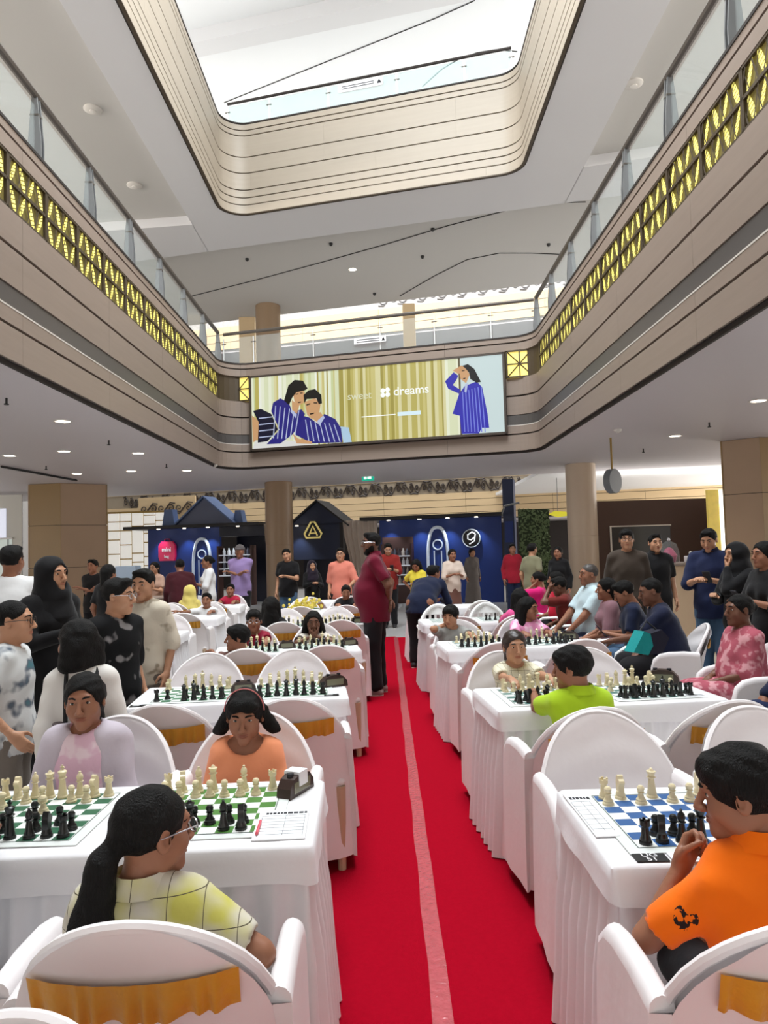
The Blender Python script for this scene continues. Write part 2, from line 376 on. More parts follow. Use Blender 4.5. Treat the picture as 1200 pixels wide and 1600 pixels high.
# ---- balustrades: glass panes, steel posts, handrail
def balustrade(label, pts, z0, zg, zr, post=True, rail_r=0.03, clip=True, mt_rail=None, mt_glass=None):
    t = thing('glass_balustrade', label, 'balustrade', (0, 0, 0))
    for a, b in zip(pts, pts[1:]):
        A = Vector((*a, 0)); B = Vector((*b, 0)); d = (B-A).normalized(); n = Vector((-d.y, d.x, 0))*0.006
        p, q = A+d*0.03, B-d*0.03
        MB().add([p-n+Vector((0,0,z0)), q-n+Vector((0,0,z0)), q+n+Vector((0,0,z0)), p+n+Vector((0,0,z0)), p-n+Vector((0,0,zg)), q-n+Vector((0,0,zg)), q+n+Vector((0,0,zg)), p+n+Vector((0,0,zg))],
                 [(3,2,1,0), (4,5,6,7), (0,1,5,4), (1,2,6,5), (2,3,7,6), (3,0,4,7)]).build('glass_pane', mt_glass or m_glass, t)
    for i, a in enumerate(pts):
        b = pts[min(i+1, len(pts)-1)]; c = pts[max(i-1, 0)]
        d = Vector((b[0]-c[0], b[1]-c[1], 0)).normalized(); n = Vector((-d.y, d.x, 0))
        mtx = Matrix.Translation((a[0], a[1], 0)) @ Matrix((d, n, Vector((0, 0, 1)))).transposed().to_4x4()
        if post:
            po = MB()
            for yo in (-0.045, 0.02):
                po.prism([(-0.075, z0), (0.075, z0), (0.075, z0+0.25), (0.03, zr-0.03), (-0.03, zr-0.03), (-0.075, z0+0.25)], yo, yo+0.022, mtx @ Matrix(((0,0,1,0),(1,0,0,0),(0,1,0,0),(0,0,0,1))))
            po = po.build('post', m_steel, t)
            MB().box((-0.05, -0.05, zg-0.12), (0.05, 0.05, zg-0.10), mtx).build('clamp', m_rail, po)
        else:
            po = MB().box((-0.012, -0.012, z0), (0.012, 0.012, zg), mtx).build('post', M('pale_post', (210, 214, 214), 0.4), t)
            MB().box((-0.06, -0.015, zg-0.14), (0.06, 0.015, zg-0.125), mtx).build('clamp', m_rail, po)
    MB().tube([(p[0], p[1], zr) for p in pts], rail_r, 8).build('handrail', mt_rail or m_rail, t, smooth=True)
    return t
lp = [(XL-0.1, y) for y in (-1.05, 0.47, 2.0, 3.52, 5.04, 6.56, 8.1, 9.62, 11.15, 12.68, 14.2, 15.74, 17.2)]
balustrade('glass balustrade with grey posts above the left gallery fascia', lp, 6.02, 6.7, 6.83, rail_r=0.045)
rp = [(XR+0.1, y) for y in (-1.0, 0.5, 2.03, 3.56, 5.07, 6.55, 8.05, 9.53, 11.0, 12.46, 13.95, 15.35)]
balustrade('glass balustrade with grey posts above the right gallery fascia', rp, 6.02, 6.7, 6.83, rail_r=0.045)
fp = [tuple(farp(x, 0.1)[:2]) for x in (-3.75, -3.0, -1.55, 0.0, 1.2, 2.4, 3.3)]
balustrade('glass balustrade of the far gallery above the poster', fp, 6.02, 6.72, 6.83, post=False, rail_r=0.04)
up = [(x, VY+0.12+VS*x) for x in (-3.42, -2.4, -1.0, 0.55, 2.0, 2.98)]
balustrade('glass balustrade along the top of the upper opening', up, 11.5, 12.1, 12.17, post=False, rail_r=0.03, mt_rail=m_dark, mt_glass=M('tinted_glass', (176, 204, 204), 0.03, alpha=0.32, spec=0.6))

# ---- round columns, square pillars
def column(label, c, r, z0, z1, mt):
    t = thing('round_column', label, 'column', (c[0], c[1], z0))
    n = max(1, round((z1-z0)/1.75)); h = (z1-z0)/n
    for i in range(n):
        MB().lathe([(r-.006, i*h), (r, i*h+.006), (r, (i+1)*h-.006), (r-.006, (i+1)*h)], 32).build('column_drum', mt, t, smooth=0.6)
    return t
m_colb = M('column_beige', (208, 188, 164), 0.35, noise=(1.5, 0.04)); m_cold = M('column_tan', (150, 124, 96), 0.35, noise=(1.5, 0.04))
column('round tan column in front of the booths below the poster', (-3.0, 21.0), 0.39, 0, 3.6, m_cold)
column('thick round beige column left of the brown shop front', (4.98, 18.5), 0.37, 0, 3.6, m_colb)
column('round brown column standing on the upper gallery behind glass', (-3.6, 23.6), 0.40, 5.74, 9.62, M('column_brown', (138, 116, 92), 0.35))
tag(MB().bbox((0.8, 23.7, 5.74), (1.2, 24.1, 9.62), .02).build('square_column', m_cream), 'slim cream square column behind the far balustrade', 'column')
tag(MB().bbox((-4.75, 24.6, 5.74), (-4.2, 25.0, 9.62), .02).build('square_column', m_cream), 'slim cream pilaster beside the brown upper column', 'column')
def pillar(label, corners, mts, seams):
    t = thing('square_pillar', label, 'pillar', (0, 0, 0))
    for z0, z1 in zip(seams, seams[1:]):
        n = len(corners)
        for i in range(n):
            a, b = Vector((*corners[i], 0)), Vector((*corners[(i+1) % n], 0)); d = (b-a).normalized(); nn = Vector((d.y, -d.x, 0)); g = 0.006
            mtx = Matrix.Translation(a) @ Matrix((d, nn, Vector((0, 0, 1)))).transposed().to_4x4()
            MB().box((g*.3, -0.03, z0+g), ((b-a).length-g*.3, 0, z1-g), mtx).build('cladding_panel', mts[i % len(mts)], t)
    cx = sum(c[0] for c in corners)/len(corners); cy = sum(c[1] for c in corners)/len(corners)
    MB().prism([(cx+(x-cx)*.97, cy+(y-cy)*.97) for x, y in corners], 0, seams[-1]).build('core', m_dark, t)
m_pg = M('pillar_gold', (150, 122, 78), 0.35, noise=(2, .05)); m_pt = M('pillar_tan', (176, 150, 124), 0.4, noise=(2, .05))
pillar('tan square pillar standing behind the woman in black hijab', [(-9.5, 19.6), (-8.58, 19.5), (-7.6, 20.2), (-8.5, 20.6)], [m_pg, m_pt], [0, 1.35, 2.48, 3.6])
pillar('golden brown square pillar at the right edge of the gallery', [(6.9, 14.95), (7.45, 14.45), (8.6, 14.75), (8.0, 15.4)], [m_pt, m_pg], [0, 1.3, 2.5, 3.6])

# ---- carpet
rc = thing('red_carpet', 'long red carpet running up the aisle between the tables', 'carpet')
m_red = M('carpet_red', (158, 4, 30), 0.95, noise=(60, 0.12), bump=(300, 0.25), spec=0.05)
MB().box((-0.95, -0.5, 0.0), (0.148, 13.45, 0.006)).build('carpet_strip', m_red, rc)
MB().box((0.15, -0.5, 0.0), (1.35, 13.3, 0.006)).build('carpet_strip', m_red, rc)
m_tape = M('tape', (206, 96, 104), 0.15, alpha=0.75, noise=(25, 0.25), bump=(40, 0.4), spec=0.9)
tp = MB(); R = random.Random(5); rr = []
for i in range(60):
    y = 0.2+i*0.222; j = 0.004*math.sin(i*1.7); rr.append([(0.115+j, y, 0.0075), (0.185+j*.5, y, 0.0075)])
tp.loft(rr, closed=False)
tag(tp.build('seam_tape', m_tape), 'clear shiny tape covering the seam along the red carpet', 'tape')
# ================================================================== TABLES, CLOTHS, CHAIRS
m_cloth = M('white_tablecloth', (236, 234, 236), 0.75, noise=(5, 0.02), bump=(14, 0.12), sheen=0.15)
m_cover = M('white_chair_cover', (238, 232, 232), 0.7, noise=(4, 0.02), bump=(9, 0.18), sheen=0.15)
m_plastic = M('white_plastic', (236, 236, 234), 0.35)
m_sash = M('gold_sash', (212, 150, 28), 0.5, noise=(7, 0.18), bump=(30, 0.25), sheen=0.3)
m_tabletop = M('table_wood', (150, 120, 90), 0.6, noise=(6, .1))
TW, TD, TH = 1.22, 0.60, 0.745
def make_table():
    t = thing('table', '', 'table')
    MB().bbox((-TW/2+.01, -TD/2+.01, TH-.045), (TW/2-.01, TD/2-.01, TH-.005), .004).build('tabletop', m_tabletop, t)
    lg = MB().tube([(0, 0, 0), (0, 0, TH-.045)], .015, 8).mesh('leg', m_steel)
    for sx in (-1, 1):
        for sy in (-1, 1): obj('leg', lg, t, (sx*(TW/2-.08), sy*(TD/2-.08), 0))
    return t
def perim(w, d, r, n_per_m):
    pts = []
    segs = [((w-r, -d), (w-r, -d), 0)]
    corners = [(w-r, -d+r, -PI/2), (w-r, d-r, 0), (-w+r, d-r, PI/2), (-w+r, -d+r, PI)]
    for i, (cx, cy, a0) in enumerate(corners):
        for k in range(6):
            a = a0+PI/2*k/5; pts.append((cx+r*math.cos(a), cy+r*math.sin(a), math.cos(a), math.sin(a)))
        nx, ny, na = corners[(i+1) % 4]
        a = a0+PI/2; p = Vector((cx+r*math.cos(a), cy+r*math.sin(a))); q = Vector((nx+r*math.cos(na), ny+r*math.sin(na)))
        k = max(2, int((q-p).length*n_per_m))
        for j in range(1, k): t = p+(q-p)*(j/k); pts.append((t.x, t.y, math.cos(a), math.sin(a)))
    return pts
def make_cloth(seed):
    t = thing('tablecloth', '', 'tablecloth')
    R = random.Random(seed); w, d = TW/2, TD/2
    P = perim(w+.006, d+.006, .02, 26); n = len(P)
    ph = [R.uniform(0, 6.28) for _ in range(4)]
    def wob(i, z): return .004*math.sin(i*.31+ph[0])+.003*math.sin(i*.83+ph[1])
    top = [[(x*.3, y*.3, TH+.002) for x, y, a, b in P], [(x*.985, y*.97, TH+.002+.0008*math.sin(i*.5)) for i, (x, y, a, b) in enumerate(P)],
           [(x, y, TH-.006) for x, y, a, b in P]]
    for k, z in enumerate((TH-.04, TH-.075, TH-.098)):
        top.append([(x+a*(.003+.003*k+wob(i, z)*k*.5), y+b*(.003+.003*k+wob(i, z)*k*.5), z+(.004*math.sin(i*.21+ph[2]) if k == 2 else 0)) for i, (x, y, a, b) in enumerate(P)])
    mb = MB(); mb.loft(top, True, False); mb.build('cloth_top', m_cloth, t, smooth=0.9)
    P = perim(w+.002, d+.002, .02, 105); n = len(P); rings = []
    amp = []; phs = 0
    for i in range(n):
        phs += R.uniform(.40, .95); amp.append(math.sin(phs))
    sm = [(amp[i-1]+amp[i]*2+amp[(i+1) % n])/4 for i in range(n)]
    for z, g, fl in ((TH-.07, .25, -.010), (TH-.2, .6, -.006), (.42, 1.0, .006), (.22, 1.25, .014), (.012, 1.6, .026)):
        rings.append([(x+a*(fl+sm[i]*.019*g), y+b*(fl+sm[i]*.019*g), z) for i, (x, y, a, b) in enumerate(P)])
    mb = MB(); mb.loft(rings); mb.build('pleated_skirt', m_cloth, t, smooth=1.2)
    return t

# ---- covered armchair (sitter faces +y)
def make_covered_chair():
    t = thing('covered_chair', '', 'chair')
    ZB, ZT, HW = 0.40, 0.865, 0.275
    def hw(z):
        q = max(0.0, min(1.0, (z-.50)/(ZT-.50)))
        return HW*max(0.0, 1-q**2.3)**0.5 if z > .50 else HW
    def yb(x, z): return -.235-.10*(z-.42)/.46+.12*(abs(x)/HW)**2.2
    zs_ = [0.44]+[.50+.365*math.sin(a)**.87 for a in [math.radians(q) for q in (0, 8, 16, 25, 34, 43, 52, 60, 67, 73, 78, 82, 85.5, 88)]]
    us = [-1, -.9, -.75, -.55, -.3, 0, .3, .55, .75, .9, 1]
    uf = [-1+2*k/24 for k in range(25)]; fold = lambda u, z: .006*math.sin((z-.5)*38+2.4*u*u+.8*math.sin(u*3))*(1-abs(u)**3)*min(1, (ZT-z)*14)
    front = [[(u*hw(z), yb(u*hw(z), z)+.014+fold(u, z), z) for u in uf] for z in [.44+.06*k/3 for k in range(3)]+[.50+.365*math.sin(math.radians(q))**.87 for q in range(0, 88, 4)]]
    mb = MB(); mb.loft(front, closed=False); mb.build('back_lining', m_cover, t, smooth=1.3)
    # outer back cloth hanging from the arch to the floor
    zo = [.07, .16, .28, .40]+zs_[1:]
    R = random.Random(2)
    def back(z, u):
        x = u*(hw(z)+.004); y = yb(x, max(z, .50))-.014
        if z < .50: y -= .02*(.50-z)/.43+.006*math.sin(u*9+z*6)*(.5-z)/.4; x *= 1+.05*(.50-z)/.43
        # cloth stretched flatter than the shell
        y = y-.035*(abs(u)**2)*(1 if z < .8 else (ZT-z)/(ZT-.8))
        return (x, y, z)
    mb = MB(); mb.loft([[back(z, u) for u in us[::-1]] for z in zo], closed=False); mb.build('back_cover', m_cover, t, smooth=1.3)
    # rim
    rim = [(-hw(z)-.002, yb(hw(z), z)-.004, z) for z in zs_[1:]]+[(0, yb(0, .865)-.004, .8655)]+[(hw(z)+.002, yb(hw(z), z)-.004, z) for z in zs_[:0:-1]]
    MB().tube(rim, .0135, 8).build('rim', m_cover, t, smooth=True)
    # seat
    MB().bbox((-.26, -.22, .405), (.26, .20, .445), .015).build('seat_cover', m_cover, t, smooth=0.9)
    # arms with side drape
    for sx in (-1, 1):
        path = [(-.20, .655), (-.08, .665), (.04, .66), (.11, .645), (.16, .605), (.18, .54), (.185, .45)]
        ring = []
        for y, z in path:
            ring.append([(sx*.245, y, z-.022), (sx*.248, y, z-.004), (sx*.258, y, z+.008), (sx*.272, y, z+.012), (sx*.287, y, z+.007), (sx*.297, y, z-.004), (sx*.30, y, z-.022)])
        if sx < 0: ring = [r[::-1] for r in ring]
        ar = MB(); ar.loft(ring, True, True, closed=False)
        inner = [[(sx*.245, y, z-.022) for y, z in path], [(sx*.235, y, .43) for y, z in path]]
        ar.loft(inner if sx < 0 else [r[::-1] for r in inner], closed=False); ar.build('armrest', m_cover, t, smooth=1.2)
        ys = [-.245]+[y for y, z in path]; zt = [.645]+[z-.022 for y, z in path]
        rows = []
        for k, fz in enumerate((1, .72, .45, .2, 0)):
            rows.append([(sx*(.30+.012*(1-fz)+.006*math.sin(i*1.9+k*.4)*(1-fz)), y*(1+.05*(1-fz)), .065+(z-.065)*fz) for i, (y, z) in enumerate(zip(ys, zt))])
        rows = [[back(r[0][2], sx*1.0)]+r[1:] for r in rows]
        if sx > 0: rows = [r[::-1] for r in rows]
        MB().loft(rows, closed=False).build('side_drape', m_cover, t, smooth=1.3)
    rows = [[(x, .188+.02*(1-fz)+.006*math.sin(x*38)*(1-fz), .065+(.44-.065)*fz) for x in [-.30+.6*i/14 for i in range(15)]] for fz in (1, .6, .3, 0)]
    MB().loft(rows, closed=False).build('front_drape', m_cover, t, smooth=1.3)
    # sash with gathered lower edge
    n = 60; rws = [[], [], [], [], []]
    for i in range(n+1):
        xx = -.195+.40*i/n; g = math.sin(i*.95+1.3*math.sin(i*.37))
        for k, (zz, a, off) in enumerate(((.768, .15, .010), (.748, .5, .013), (.728, .9, .015), (.708, 1.2, .016), (.688, 1.4, .014))):
            x, y, _ = back(zz, xx/hw(zz)); rws[k].append((x, y-off-.0065*g*a, zz-.012*(1-(xx/.2)**2)+(.005*math.sin(i*.31) if k == 4 else 0)))
    MB().loft([r[::-1] for r in rws][::-1], closed=False).build('sash', m_sash, t, smooth=1.4)
    lg = MB().tube([(0, 0, 0), (0, 0, .41)], [.02, .026], 8).mesh('leg', M('chair_leg', (196, 170, 140), 0.5))
    for sx in (-1, 1):
        for sy in (-1, 1): obj('leg', lg, t, (sx*.235, sy*.20-.01, 0))
    return t
# ---- bare moulded plastic armchair with a slotted back
def make_plastic_chair():
    t = thing('plastic_chair', '', 'chair')
    MB().bbox((-.25, -.22, .40), (.25, .25, .43), .012).build('seat', m_plastic, t, smooth=0.9)
    arch = [(.262*math.cos(a), -.20-.11*math.sin(a)+.06*abs(math.cos(a)), .47+.39*math.sin(a)) for a in [PI*k/18 for k in range(19)]]
    MB().tube(arch, .022, 8).build('back_frame', m_plastic, t, smooth=True)
    MB().tube([(-.24, -.205, .62-.06), (0, -.262, .60-.06), (.24, -.205, .62-.06)], .016, 6).build('back_rail', m_plastic, t, smooth=True)
    tp_ = MB()
    tp_.loft([[(-.19, -.245, .74), (-.1, -.27, .745), (0, -.278, .748), (.1, -.27, .745), (.19, -.245, .74)], [(-.13, -.285, .82), (-.07, -.297, .845), (0, -.302, .855), (.07, -.297, .845), (.13, -.285, .82)]], closed=False)
    tp_.build('back_panel', m_plastic, t, smooth=True)
    sl = MB().box((-.014, -.012, 0), (.014, .012, .20)).mesh('slat', m_plastic)
    for i in range(6):
        x = -.17+.068*i; obj('slat', sl, t, (x, -.265+.1*x*x*8*.3, .555), (.13, 0, 0))
    for sx in (-1, 1):
        MB().tube([(sx*.26, -.19, .60), (sx*.275, -.05, .635), (sx*.275, .12, .625), (sx*.268, .20, .57), (sx*.255, .23, .42)], [.022, .028, .028, .026, .022], 8, flat=.6).build('armrest', m_plastic, t, smooth=True)
        for sy in (-1, 1):
            MB().tube([(sx*.215, sy*.18, .41), (sx*.26, sy*.235-.01, 0)], [.028, .020], 8).build('leg', m_plastic, t, smooth=True)
    return t

table0, cloth0, cloth1 = make_table(), make_cloth(1), make_cloth(2)
chairC, chairP = make_covered_chair(), make_plastic_chair()
USED = set()
def put(root, loc, rz, label, group):
    if root not in USED:
        USED.add(root); root.location = loc; root.rotation_euler = (0, 0, rz); root['label'] = label; root['group'] = group; return root
    return dup(root, loc, rz, label, group)
# rows: (side, ordinal, centre x, near-edge y, yaw)
NR = ['nearest', 'second', 'third', 'fourth', 'fifth', 'sixth']
LEFT = [(-0.85, 2.10, 0.03), (-0.87, 4.14, 0.10), (-0.87, 6.12, 0.14), (-0.86, 8.15, 0.10), (-0.90, 10.2, 0.08), (-0.95, 12.2, 0.06)]
RIGHT = [(1.17, 1.93, 0.0), (1.13, 3.82, 0.10), (1.07, 6.06, 0.08), (1.00, 8.2, 0.06), (0.92, 10.35, 0.05)]
OUTER = [(-2.80, 7.6, 0.04), (-2.84, 9.65, 0.04), (-2.95, 11.7, 0.04)]
TAB = {}
def add_table(side, i, cx, yn, yaw):
    where = {'L': 'left of the carpet', 'R': 'right of the carpet', 'O': 'in the outer left block'}[side]
    cy = yn+TD/2
    t = put(table0, (cx, cy, 0), yaw, f'{NR[i]} folding table hidden under white cloth {where}', 'playing tables')
    c = put((cloth0, cloth1)[i % 2], (cx, cy, 0), yaw, f'white pleated cloth on the {NR[i]} playing table {where}', 'white tablecloths')
    TAB[side, i] = (cx, cy, yaw)
for i, a in enumerate(LEFT): add_table('L', i, *a)
for i, a in enumerate(RIGHT): add_table('R', i, *a)
for i, a in enumerate(OUTER): add_table('O', i, *a)
def tpt(side, i, lx, ly, z=0.0):
    cx, cy, yw = TAB[side, i]; c, s = math.cos(yw), math.sin(yw)
    return Vector((cx+lx*c-ly*s, cy+lx*s+ly*c, z))
CH = {}
def add_chair(side, i, slot, near, kind='C', dx=0.0, dy=0.0, rz=0.0, label=None):
    """slot -1 left / +1 right seat of the table; near = with its back to the camera"""
    lx = slot*0.305+dx; ly = (-TD/2-.27-dy) if near else (TD/2+.27+dy)
    p = tpt(side, i, lx, ly); a = TAB[side, i][2]+(0 if near else PI)+rz
    where = {'L': 'left of the carpet', 'R': 'right of the carpet', 'O': 'in the outer left block'}[side]
    kd = 'covered chair' if kind == 'C' else 'slotted plastic chair'
    lb = label or f'white {kd} on the {"near" if near else "far"} side, {"left" if slot < 0 else "right"} seat, {NR[i]} table {where}'
    CH[side, i, slot, near] = (p, a)
    return put(chairC if kind == 'C' else chairP, p, a, lb, 'chairs at the playing tables')
add_chair('L', 0, -1, True, label='white covered chair at the left edge before the nearest left table'); 
add_chair('L', 0, 1, True, dy=.06, label='white covered chair with gold sash behind the girl in yellow plaid')
add_chair('L', 0, -1, False, label='white covered chair holding the girl in lilac cardigan')
add_chair('L', 0, 1, False, dx=-.02, label='white covered chair holding the girl in orange tee')
add_chair('R', 0, -1, True, dx=-.065, dy=-.06, label='white covered chair with gold sash behind the boy in orange')
add_chair('R', 0, -1, False, label='empty white covered chair facing the blue chess board'); add_chair('R', 0, 1, False, dx=.03)
for sd, rows in (('L', (1, 2, 3, 4)), ('R', (1, 2, 3)), ('O', (0, 1, 2))):
    for i in rows:
        for slot in (-1, 1):
            for near in (True, False):
                if (sd, i) == ('R', 3) and near is False: add_chair(sd, i, slot, near, 'P')
                else: add_chair(sd, i, slot, near, dx=random.uniform(-.02, .02))
add_chair('R', 4, 1, True, 'P')
for slot in (-1, 1): add_chair('L', 5, slot, True)
put(chairC, onz(70, 1585, .869)+Vector((-.02, -.335, -.869)), PI+.1, 'empty white covered chair cut off by the bottom left corner', 'chairs at the playing tables')
# ================================================================== CHESS SETS
m_wp = M('ivory_piece', (228, 214, 176), 0.35); m_bp = M('black_piece', (18, 20, 20), 0.3)
m_wp2 = M('pale_piece', (236, 230, 214), 0.35)
BASE = [(.0195, 0), (.0195, .006), (.016, .010), (.0165, .014)]
PROF = {
 'pawn': BASE+[(.011, .020), (.008, .032), (.013, .036), (.009, .038), (.0125, .044), (.0125, .050), (.008, .056), (.001, .058)],
 'rook': BASE+[(.0125, .022), (.0105, .045), (.015, .050), (.015, .062), (.0105, .062), (.0105, .056), (.001, .056)],
 'bishop': BASE+[(.0125, .022), (.0085, .050), (.014, .054), (.009, .057), (.0125, .066), (.010, .076), (.004, .083), (.005, .087), (.001, .090)],
 'queen': BASE+[(.0145, .022), (.0095, .060), (.016, .065), (.010, .069), (.0165, .084), (.012, .084), (.007, .088), (.005, .093), (.001, .095)],
 'king': BASE+[(.0145, .022), (.0100, .064), (.0165, .069), (.0105, .073), (.0165, .090), (.012, .094), (.004, .097), (.001, .098)],
 'knight': BASE+[(.014, .020), (.013, .024), (.001, .024)],
}
PIECE = {}
for col, mt in (('white', m_wp), ('black', m_bp)):
    for k, pr in PROF.items():
        mb = MB(); sc = 0.98; mb.lathe([(r*.93, z*sc) for r, z in pr], 12)
        if k == 'king': mb.box((-.0025, -.0025, .093), (.0025, .0025, .111)).box((-.007, -.0025, .100), (.007, .0025, .105))
        if k == 'knight':
            poly = [(-.012, .024), (.013, .024), (.012, .040), (.017, .048), (.020, .054), (.017, .060), (.008, .064), (.004, .074), (-.002, .076), (-.010, .066), (-.014, .050)]
            mb.prism([(a*sc, b*sc) for a, b in poly], -.009, .009, Matrix(((1,0,0,0),(0,0,1,0),(0,1,0,0),(0,0,0,1))))
        if k == 'rook':
            for q in range(4):
                a = q*PI/2; mb.box((.0085, -.004, .0605), (.0138, .004, .066), Matrix.Rotation(a, 4, 'Z'))
        PIECE[col, k] = mb.mesh(f'{col}_{k}', mt, 0.6)
BACK = ['rook', 'knight', 'bishop', 'queen', 'king', 'bishop', 'knight', 'rook']
def board_mat(name, rgb):
    mt = bpy.data.materials.new(name); mt.use_nodes = True; nt = mt.node_tree; b = nt.nodes['Principled BSDF']; b.inputs['Roughness'].default_value = .45
    tc_ = nt.nodes.new('ShaderNodeTexCoord'); ck = nt.nodes.new('ShaderNodeTexChecker'); mp = nt.nodes.new('ShaderNodeMapping')
    mp.inputs['Location'].default_value = (0, 0, .5)
    ck.inputs['Scale'].default_value = 1/.0515; ck.inputs['Color1'].default_value = (*lin((235, 236, 232)), 1); ck.inputs['Color2'].default_value = (*lin(rgb), 1)
    nt.links.new(tc_.outputs['Object'], mp.inputs[0]); nt.links.new(mp.outputs[0], ck.inputs['Vector']); nt.links.new(ck.outputs[0], b.inputs['Base Color'])
    return mt
m_bw = M('board_border', (226, 230, 226), 0.45)
SQ = .0515
def make_board(name, label, p, yaw, rgb, letters=True):
    t = thing('chess_board', label, 'chess board', p, yaw, 'chess boards on the tables')
    MB().bbox((-.245, -.245, 0), (.245, .245, .0025), .001).build('mat', m_bw, t)
    o = MB().add([(-4*SQ, -4*SQ, .003), (4*SQ, -4*SQ, .003), (4*SQ, 4*SQ, .003), (-4*SQ, 4*SQ, .003)], [(0, 1, 2, 3)])
    o.build('squares', board_mat(name, rgb), t)
    ln = MB()
    for s in (-1, 1):
        a = 4*SQ+.004
        ln.box((-a, s*a-.0012, .0028), (a, s*a+.0012, .0033)).box((s*a-.0012, -a, .0028), (s*a+.0012, a, .0033))
    ln.build('border_line', M('board_line', (40, 60, 50), 0.5), t)
    return t
def setup(desc, p, yaw, rng, moves=True):
    c, s = math.cos(yaw), math.sin(yaw)
    for col, r0, r1 in (('black', 0, 1), ('white', 7, 6)):
        for rank, kinds in ((r0, BACK), (r1, ['pawn']*8)):
            for fidx, k in enumerate(kinds):
                if rng.random() < (.28 if k == 'pawn' else .10): continue
                lx = (fidx-3.5)*SQ+rng.uniform(-.004, .004); ly = (rank-3.5)*SQ+rng.uniform(-.004, .004)
                if moves and k == 'pawn' and rng.random() < .15: ly += (1 if rank == 1 else -1)*SQ*rng.choice([1, 2])
                o = obj(f'{col}_{k}', PIECE[col, k], None, (p[0]+lx*c-ly*s, p[1]+lx*s+ly*c, p[2]+.0032), (0, 0, yaw+rng.uniform(-.3, .3)+(PI/2 if col == 'black' else -PI/2)*(k == 'knight')))
                if k in ('king', 'queen'): lb = f'{col} {k} on {desc}'
                elif k == 'pawn': lb = f'{ORD[fidx]} {col} pawn from the left on {desc}'
                else: lb = f'{"left" if fidx < 4 else "right"} {col} {k} on {desc}'
                tag(o, lb, f'chess {k}', f'pieces on {desc}')
BRD = {('L', 0, -1): ('dark green board before the girl in lilac', (34, 96, 66)), ('L', 0, 1): ('green board beside the score sheet', (72, 128, 48)),
       ('R', 0, -1): ('blue board before the boy in orange', (44, 92, 150))}
for i, n in ((1, 'second'), (2, 'third'), (3, 'fourth')):
    for sl_, q in ((-1, 'left'), (1, 'right')):
        BRD['L', i, sl_] = (f'{q} board of {n} left table', (60, 120, 84)); 
        if i < 3: BRD['R', i, sl_] = (f'{q} board of {n} right table', (70, 116, 110))
BPOS = {}
for (sd, i, slot), (desc, rgb) in BRD.items():
    rng = random.Random(hash((ord(sd), i, slot)) & 0xffff)
    dx = {('L', 0, -1): -.02, ('L', 0, 1): -.02, ('R', 0, -1): -.02}.get((sd, i, slot), 0)
    p = tpt(sd, i, slot*.285+dx, (-.0 if i else .01), TH+.004); yaw = TAB[sd, i][2]+rng.uniform(-.03, .03); BPOS[sd, i, slot] = (p, yaw)
    make_board(f'squares_{sd}{i}{slot}', 'chess mat, ' + desc, p, yaw, rgb)
    setup('the '+desc, p, yaw, rng)
for slot in (-1, 1):
    p = tpt('R', 3, slot*.285, 0, TH+.004); make_board(f'sq_R3{slot}', f'chess mat, {"left" if slot < 0 else "right"} board of fourth right table', p, TAB['R', 3][2], (70, 116, 110))
for k, (fi, rk) in enumerate(((0, 0), (2, 0), (4, 0), (6, 0), (7, 0), (1, 1), (5, 1))):
    p = tpt('R', 3, .285+(fi-3.5)*SQ, (rk-3.5)*SQ, TH+.008)
    tag(obj('black_'+('pawn' if rk else BACK[fi]), PIECE['black', 'pawn' if rk else BACK[fi]], None, p), f'{ORD[k]} black piece standing on right board of fourth right table', 'chess piece', 'pieces on fourth right table')

# ---- clocks, score sheets, tags, pens
m_clk = M('clock_brown', (52, 34, 28), 0.35); m_paper = M('paper', (238, 238, 240), 0.8); m_ink = M('ink', (36, 36, 42), 0.7); m_pink = M('pink_pen', (226, 96, 112), 0.4)
def clock(label, p, rz, s=1.0, tagged=False):
    t = thing('chess_clock', label, 'chess clock', p, rz, 'chess clocks')
    prof = [(-.085*s, 0), (.085*s, 0), (.08*s, .035*s), (.055*s, .062*s), (.02*s, .072*s), (-.02*s, .072*s), (-.055*s, .062*s), (-.08*s, .035*s)]
    MB().prism(prof, -.028*s, .028*s, Matrix(((1,0,0,0),(0,0,1,0),(0,1,0,0),(0,0,0,1)))).build('case', m_clk, t)
    MB().box((-.055*s, -.0295*s, .012*s), (.055*s, -.028*s, .05*s)).build('display', M('lcd', (120, 118, 96), 0.2), t)
    for sx in (-1, 1): MB().cyl((sx*.035*s, 0), .012*s, .066*s, .078*s, 10).build('button', m_ink, t)
    if tagged: MB().box((-.022, -.031, .03), (.03, .031, .077)).build('paper_tag', m_paper, t)
    return t
clock('brown arched chess clock with white tag beside the green board', tpt('L', 0, .525, .16, TH+.003), 1.15, .95, True)
clock('dark chess clock between the boards of the second left table', tpt('L', 1, 0.0, .02, TH+.003), .2, .9)
clock('dark chess clock at the right end of the second left table', tpt('L', 1, .54, .06, TH+.003), .5)
clock('dark chess clock between the boards of the third left table', tpt('L', 2, 0.0, 0, TH+.003), .1, .9)
clock('dark chess clock at the aisle end of the third left table', tpt('L', 2, .54, .02, TH+.003), .5, .9)
clock('dark chess clock at right end of the second right table', tpt('R', 1, .5, .2, TH+.003), -.4, 1.1)
clock('dark chess clock at right end of the third right table', tpt('R', 2, .53, .1, TH+.003), -.2)
clock('dark chess clock on the fourth left table near the aisle', tpt('L', 3, .53, 0, TH+.003), .2)
